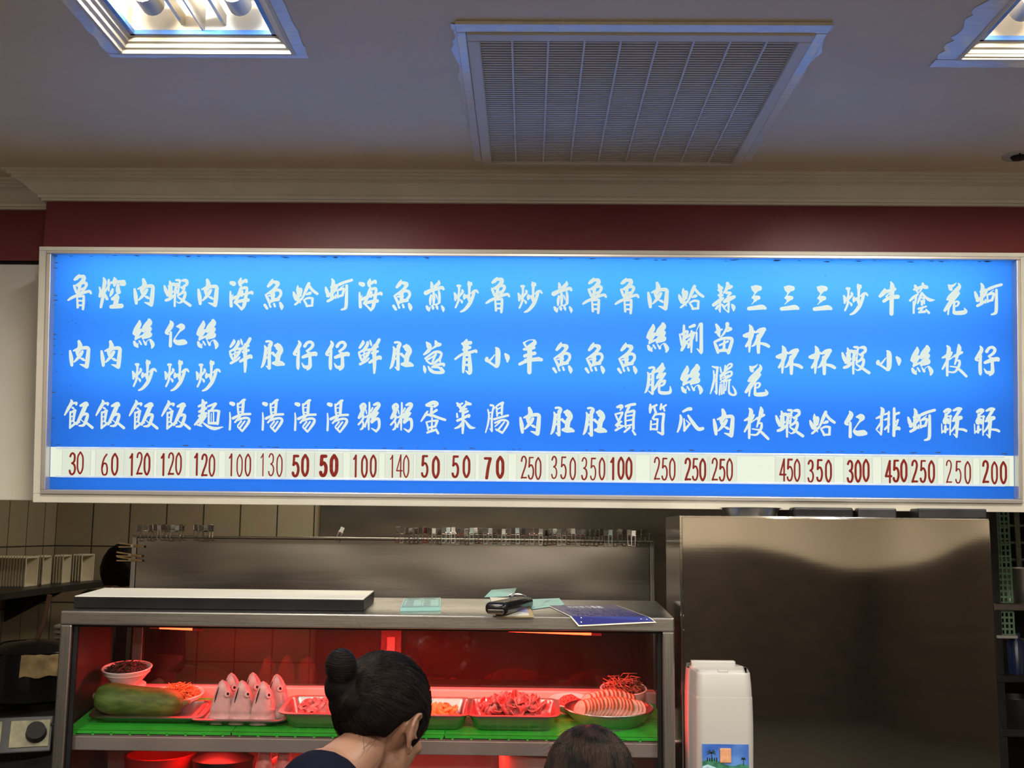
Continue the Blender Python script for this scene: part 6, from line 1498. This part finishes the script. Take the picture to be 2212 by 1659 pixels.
def second():
    """brown-haired person in front of the case, only the crown of the head in the photo"""
    HC = PY(1274, 1668, 2.26)
    top = PY(1274, 1567, 2.26).z; HC.z = top - .138
    yaw = math.radians(12)
    HM = Matrix.Translation(HC) @ Matrix.Rotation(yaw, 4, 'Z') @ Matrix.Rotation(math.radians(-14), 4, 'X')
    fwd = Vector((-.2, .98, 0)).normalized(); side = Vector((fwd.y, -fwd.x, 0))
    t = thing('person', 'brown-haired person low in front of the case, only the top of the head showing', 'person', (HC.x, HC.y, 0))
    n1 = HM @ Vector((0, -.035, -.055)); n0 = n1 + Vector((0, -.03, -.10)); ch = n0 + Vector((0, -.03, -.17)); pe = ch + Vector((0, -.05, -.30))
    J = dict(neck0=n0, neck1=n1, chest=ch, pelvis=pe, side=side, fwd=fwd)
    J['sh'] = [n0 + side * (s * .155) + Vector((0, 0, -.05)) for s in (-1, 1)]
    J['el'] = [J['sh'][k] + side * (s * .04) + fwd * .04 - Vector((0, 0, .24)) for k, s in enumerate((-1, 1))]
    J['wr'] = [J['el'][k] + fwd * .18 - side * (s * .04) for k, s in enumerate((-1, 1))]
    J['hip'] = [pe + side * (s * .08) for s in (-1, 1)]
    J['kn'] = [Vector((h.x, h.y, 0)) + fwd * .05 + Vector((0, 0, pe.z * .52)) for h in J['hip']]; J['an'] = [Vector((h.x, h.y, .09)) for h in J['hip']]
    mb = MB(); head_parts(mb, HM); body_parts(mb, J); remeshed(mb, 'body', M_skin, t, .006, 5)
    cl = MB(); limb(cl, [ch, n0 + (ch - n0) * .30], [.115, .082], 24)
    for s in (0, 1):
        limb(cl, [n0 + Vector((0, 0, -.05)), J['sh'][s]], [.055, .062]); limb(cl, [ch, J['sh'][s]], [.112, .07]); limb(cl, [J['sh'][s], J['el'][s], J['el'][s].lerp(J['wr'][s], .7)], [.062, .055, .045])
    for dx in (-.05, 0, .05): o = side * dx; limb(cl, [pe + o, (pe + ch) / 2 + o * .8, ch + o], [.126, .112, .126])
    remeshed(cl, 'dark_top', M_grey, t, .009, 8)
    tr = MB()
    for s in (0, 1): limb(tr, [J['hip'][s], J['kn'][s], J['an'][s] + Vector((0, 0, .02))], [.10, .072, .055])
    limb(tr, [J['hip'][0], J['hip'][1]], [.115, .115]); remeshed(tr, 'trousers', M_navy, t, .010, 8)
    hr = MB(); nu, nv = 80, 34; vs = []
    def lo(az): a = abs(az); return .55 if a < .45 else (-.95 if a > .8 else .55 - 1.5 * (a - .45) / .35)
    def surf(az, el, off=0.0):
        d = Vector((math.sin(az) * math.cos(el), math.cos(az) * math.cos(el), math.sin(el))); k = 1 + .015 * noise.noise(d * 3)
        k -= .010 * math.exp(-(d.x / .05) ** 2) * max(0, d.z)
        r = Vector((.088, .106, .107)) 
        if el < 0: k *= 1 + .04 * -el
        return Vector((d.x * r.x * k, -.008 + d.y * r.y * k, .030 + d.z * r.z * k)) + d * off
    for j in range(nv + 1):
        for i in range(nu):
            az = -PI + 2 * PI * i / nu; l = lo(az); el = l + (PI / 2 - l) * j / nv; vs.append(surf(az, el, .0014 * noise.noise(Vector((az * 16, 0, 2)))))
    fs = [[j * nu + i, j * nu + (i + 1) % nu, (j + 1) * nu + (i + 1) % nu, (j + 1) * nu + i] for j in range(nv) for i in range(nu)]
    k0 = len(vs)
    for i in range(nu): az = -PI + 2 * PI * i / nu; vs.append(surf(az, lo(az), -.02))
    fs += [[i, k0 + i, k0 + (i + 1) % nu, (i + 1) % nu] for i in range(nu)]
    hair = hr.add(vs, fs, True, HM).build('hair', M_hairbr, t, weld=False)
    st = MB(); rnd = random.Random(5)
    for k in range(1500):
        s = rnd.choice((-1, 1)); y0 = rnd.uniform(-.9, .75)
        pts = []; az0 = s * rnd.uniform(.9, 3.3)
        e0 = rnd.uniform(1.3, 1.8)
        for q in range(8):
            u = q / 7; el = e0 + (-.75 - e0) * u * rnd.uniform(.98, 1.02); pts.append(surf(az0 + .08 * math.sin(u * 3 + k), el, .0008 + .003 * rnd.random() * math.sin(u * PI)))
        st.tube(pts, [.0002] + [.0004] * 6 + [.0002], 4, HM)
    for k in range(60):
        s = rnd.choice((-1, 1)); az0 = rnd.uniform(-PI, PI); p = surf(az0, rnd.uniform(.6, 1.5), 0); d = (p - Vector((0, 0, .03))).normalized(); tv = Vector((rnd.uniform(-1, 1), rnd.uniform(-1, 1), -.4)).normalized()
        st.tube([p, p + d * .006 + tv * .02, p + d * .007 + tv * .05], [.0004, .0004, .0002], 4, HM)
    st.build('hair_strands', M_strandbr, hair, weld=False)
second()

def cook():
    """cook behind the splash guard: dark hair and a bowed face at its left edge"""
    HC = PY(262, 1240, 4.75)
    HM = Matrix.Translation(HC) @ Matrix.Rotation(math.radians(205), 4, 'Z') @ Matrix.Rotation(math.radians(-55), 4, 'X')
    fwd = Vector((.26, -.96, 0)).normalized(); side = Vector((fwd.y, -fwd.x, 0))
    t = thing('person', 'dark-haired cook bowed behind the left edge of the splash guard', 'person', (HC.x, HC.y + .1, 0))
    n1 = HM @ Vector((0, -.035, -.055)); n0 = n1 + Vector((.03, .07, -.08)); ch = n0 + Vector((.0, .05, -.19)); pe = ch + Vector((0, .06, -.32))
    J = dict(neck0=n0, neck1=n1, chest=ch, pelvis=pe, side=side, fwd=fwd)
    J['sh'] = [n0 + side * (s * .165) + Vector((0, 0, -.055)) for s in (-1, 1)]
    J['el'] = [J['sh'][k] + side * (s * .03) + fwd * .02 - Vector((0, 0, .25)) for k, s in enumerate((-1, 1))]
    J['wr'] = [J['el'][k] + fwd * .12 - side * (s * .04) - Vector((0, 0, .06)) for k, s in enumerate((-1, 1))]
    J['hip'] = [pe + side * (s * .085) for s in (-1, 1)]
    J['kn'] = [Vector((h.x, h.y, .44)) for h in J['hip']]; J['an'] = [Vector((h.x, h.y, .09)) for h in J['hip']]
    mb = MB(); head_parts(mb, HM); body_parts(mb, J); remeshed(mb, 'body', M_skin, t, .006, 5)
    cl = MB(); limb(cl, [ch, n0 + (ch - n0) * .30], [.118, .084], 24)
    for s in (0, 1): limb(cl, [n0 + Vector((0, 0, -.05)), J['sh'][s]], [.055, .064]); limb(cl, [ch, J['sh'][s]], [.115, .07]); limb(cl, [J['sh'][s], J['el'][s], J['wr'][s]], [.064, .054, .040])
    for dx in (-.05, 0, .05): o = side * dx; limb(cl, [pe + o, (pe + ch) / 2 + o * .8, ch + o], [.128, .114, .128])
    remeshed(cl, 'dark_top', M_grey, t, .009, 8)
    tr = MB()
    for s in (0, 1): limb(tr, [J['hip'][s], J['kn'][s], J['an'][s] + Vector((0, 0, .02))], [.105, .075, .058])
    remeshed(tr, 'trousers', M_navy, t, .010, 8)
    for s in (-1, 1):
        e = MB().ball((s * .031, .079, .012), .0115, 14, 10, HM).build('eye', M_eyew, t); MB().ball((s * .031, .0885, .012), .0045, 10, 8, HM).build('pupil', M_black, e)
    hr = MB(); nu, nv = 64, 26; vs = []
    def lo(az): a = abs(az); return .22 if a < .5 else (-.55 if a > 1.1 else .22 - .77 * (a - .5) / .6)
    def surf(az, el, off=0.0):
        d = Vector((math.sin(az) * math.cos(el), math.cos(az) * math.cos(el), math.sin(el))); k = 1 + .03 * noise.noise(d * 4)
        return Vector((d.x * .088 * k, -.008 + d.y * .108 * k, .030 + d.z * .112 * k)) + d * (off + .002 * noise.noise(Vector((az * 12, el * 3, 3))))
    for j in range(nv + 1):
        for i in range(nu): az = -PI + 2 * PI * i / nu; l = lo(az) + .12 * noise.noise(Vector((az * 5, 1, 1))); vs.append(surf(az, l + (PI / 2 - l) * j / nv))
    fs = [[j * nu + i, j * nu + (i + 1) % nu, (j + 1) * nu + (i + 1) % nu, (j + 1) * nu + i] for j in range(nv) for i in range(nu)]
    k0 = len(vs)
    for i in range(nu): az = -PI + 2 * PI * i / nu; vs.append(surf(az, lo(az), -.02))
    fs += [[i, k0 + i, k0 + (i + 1) % nu, (i + 1) % nu] for i in range(nu)]
    hr.add(vs, fs, True, HM).build('hair', M_hairb, t, weld=False)
cook()
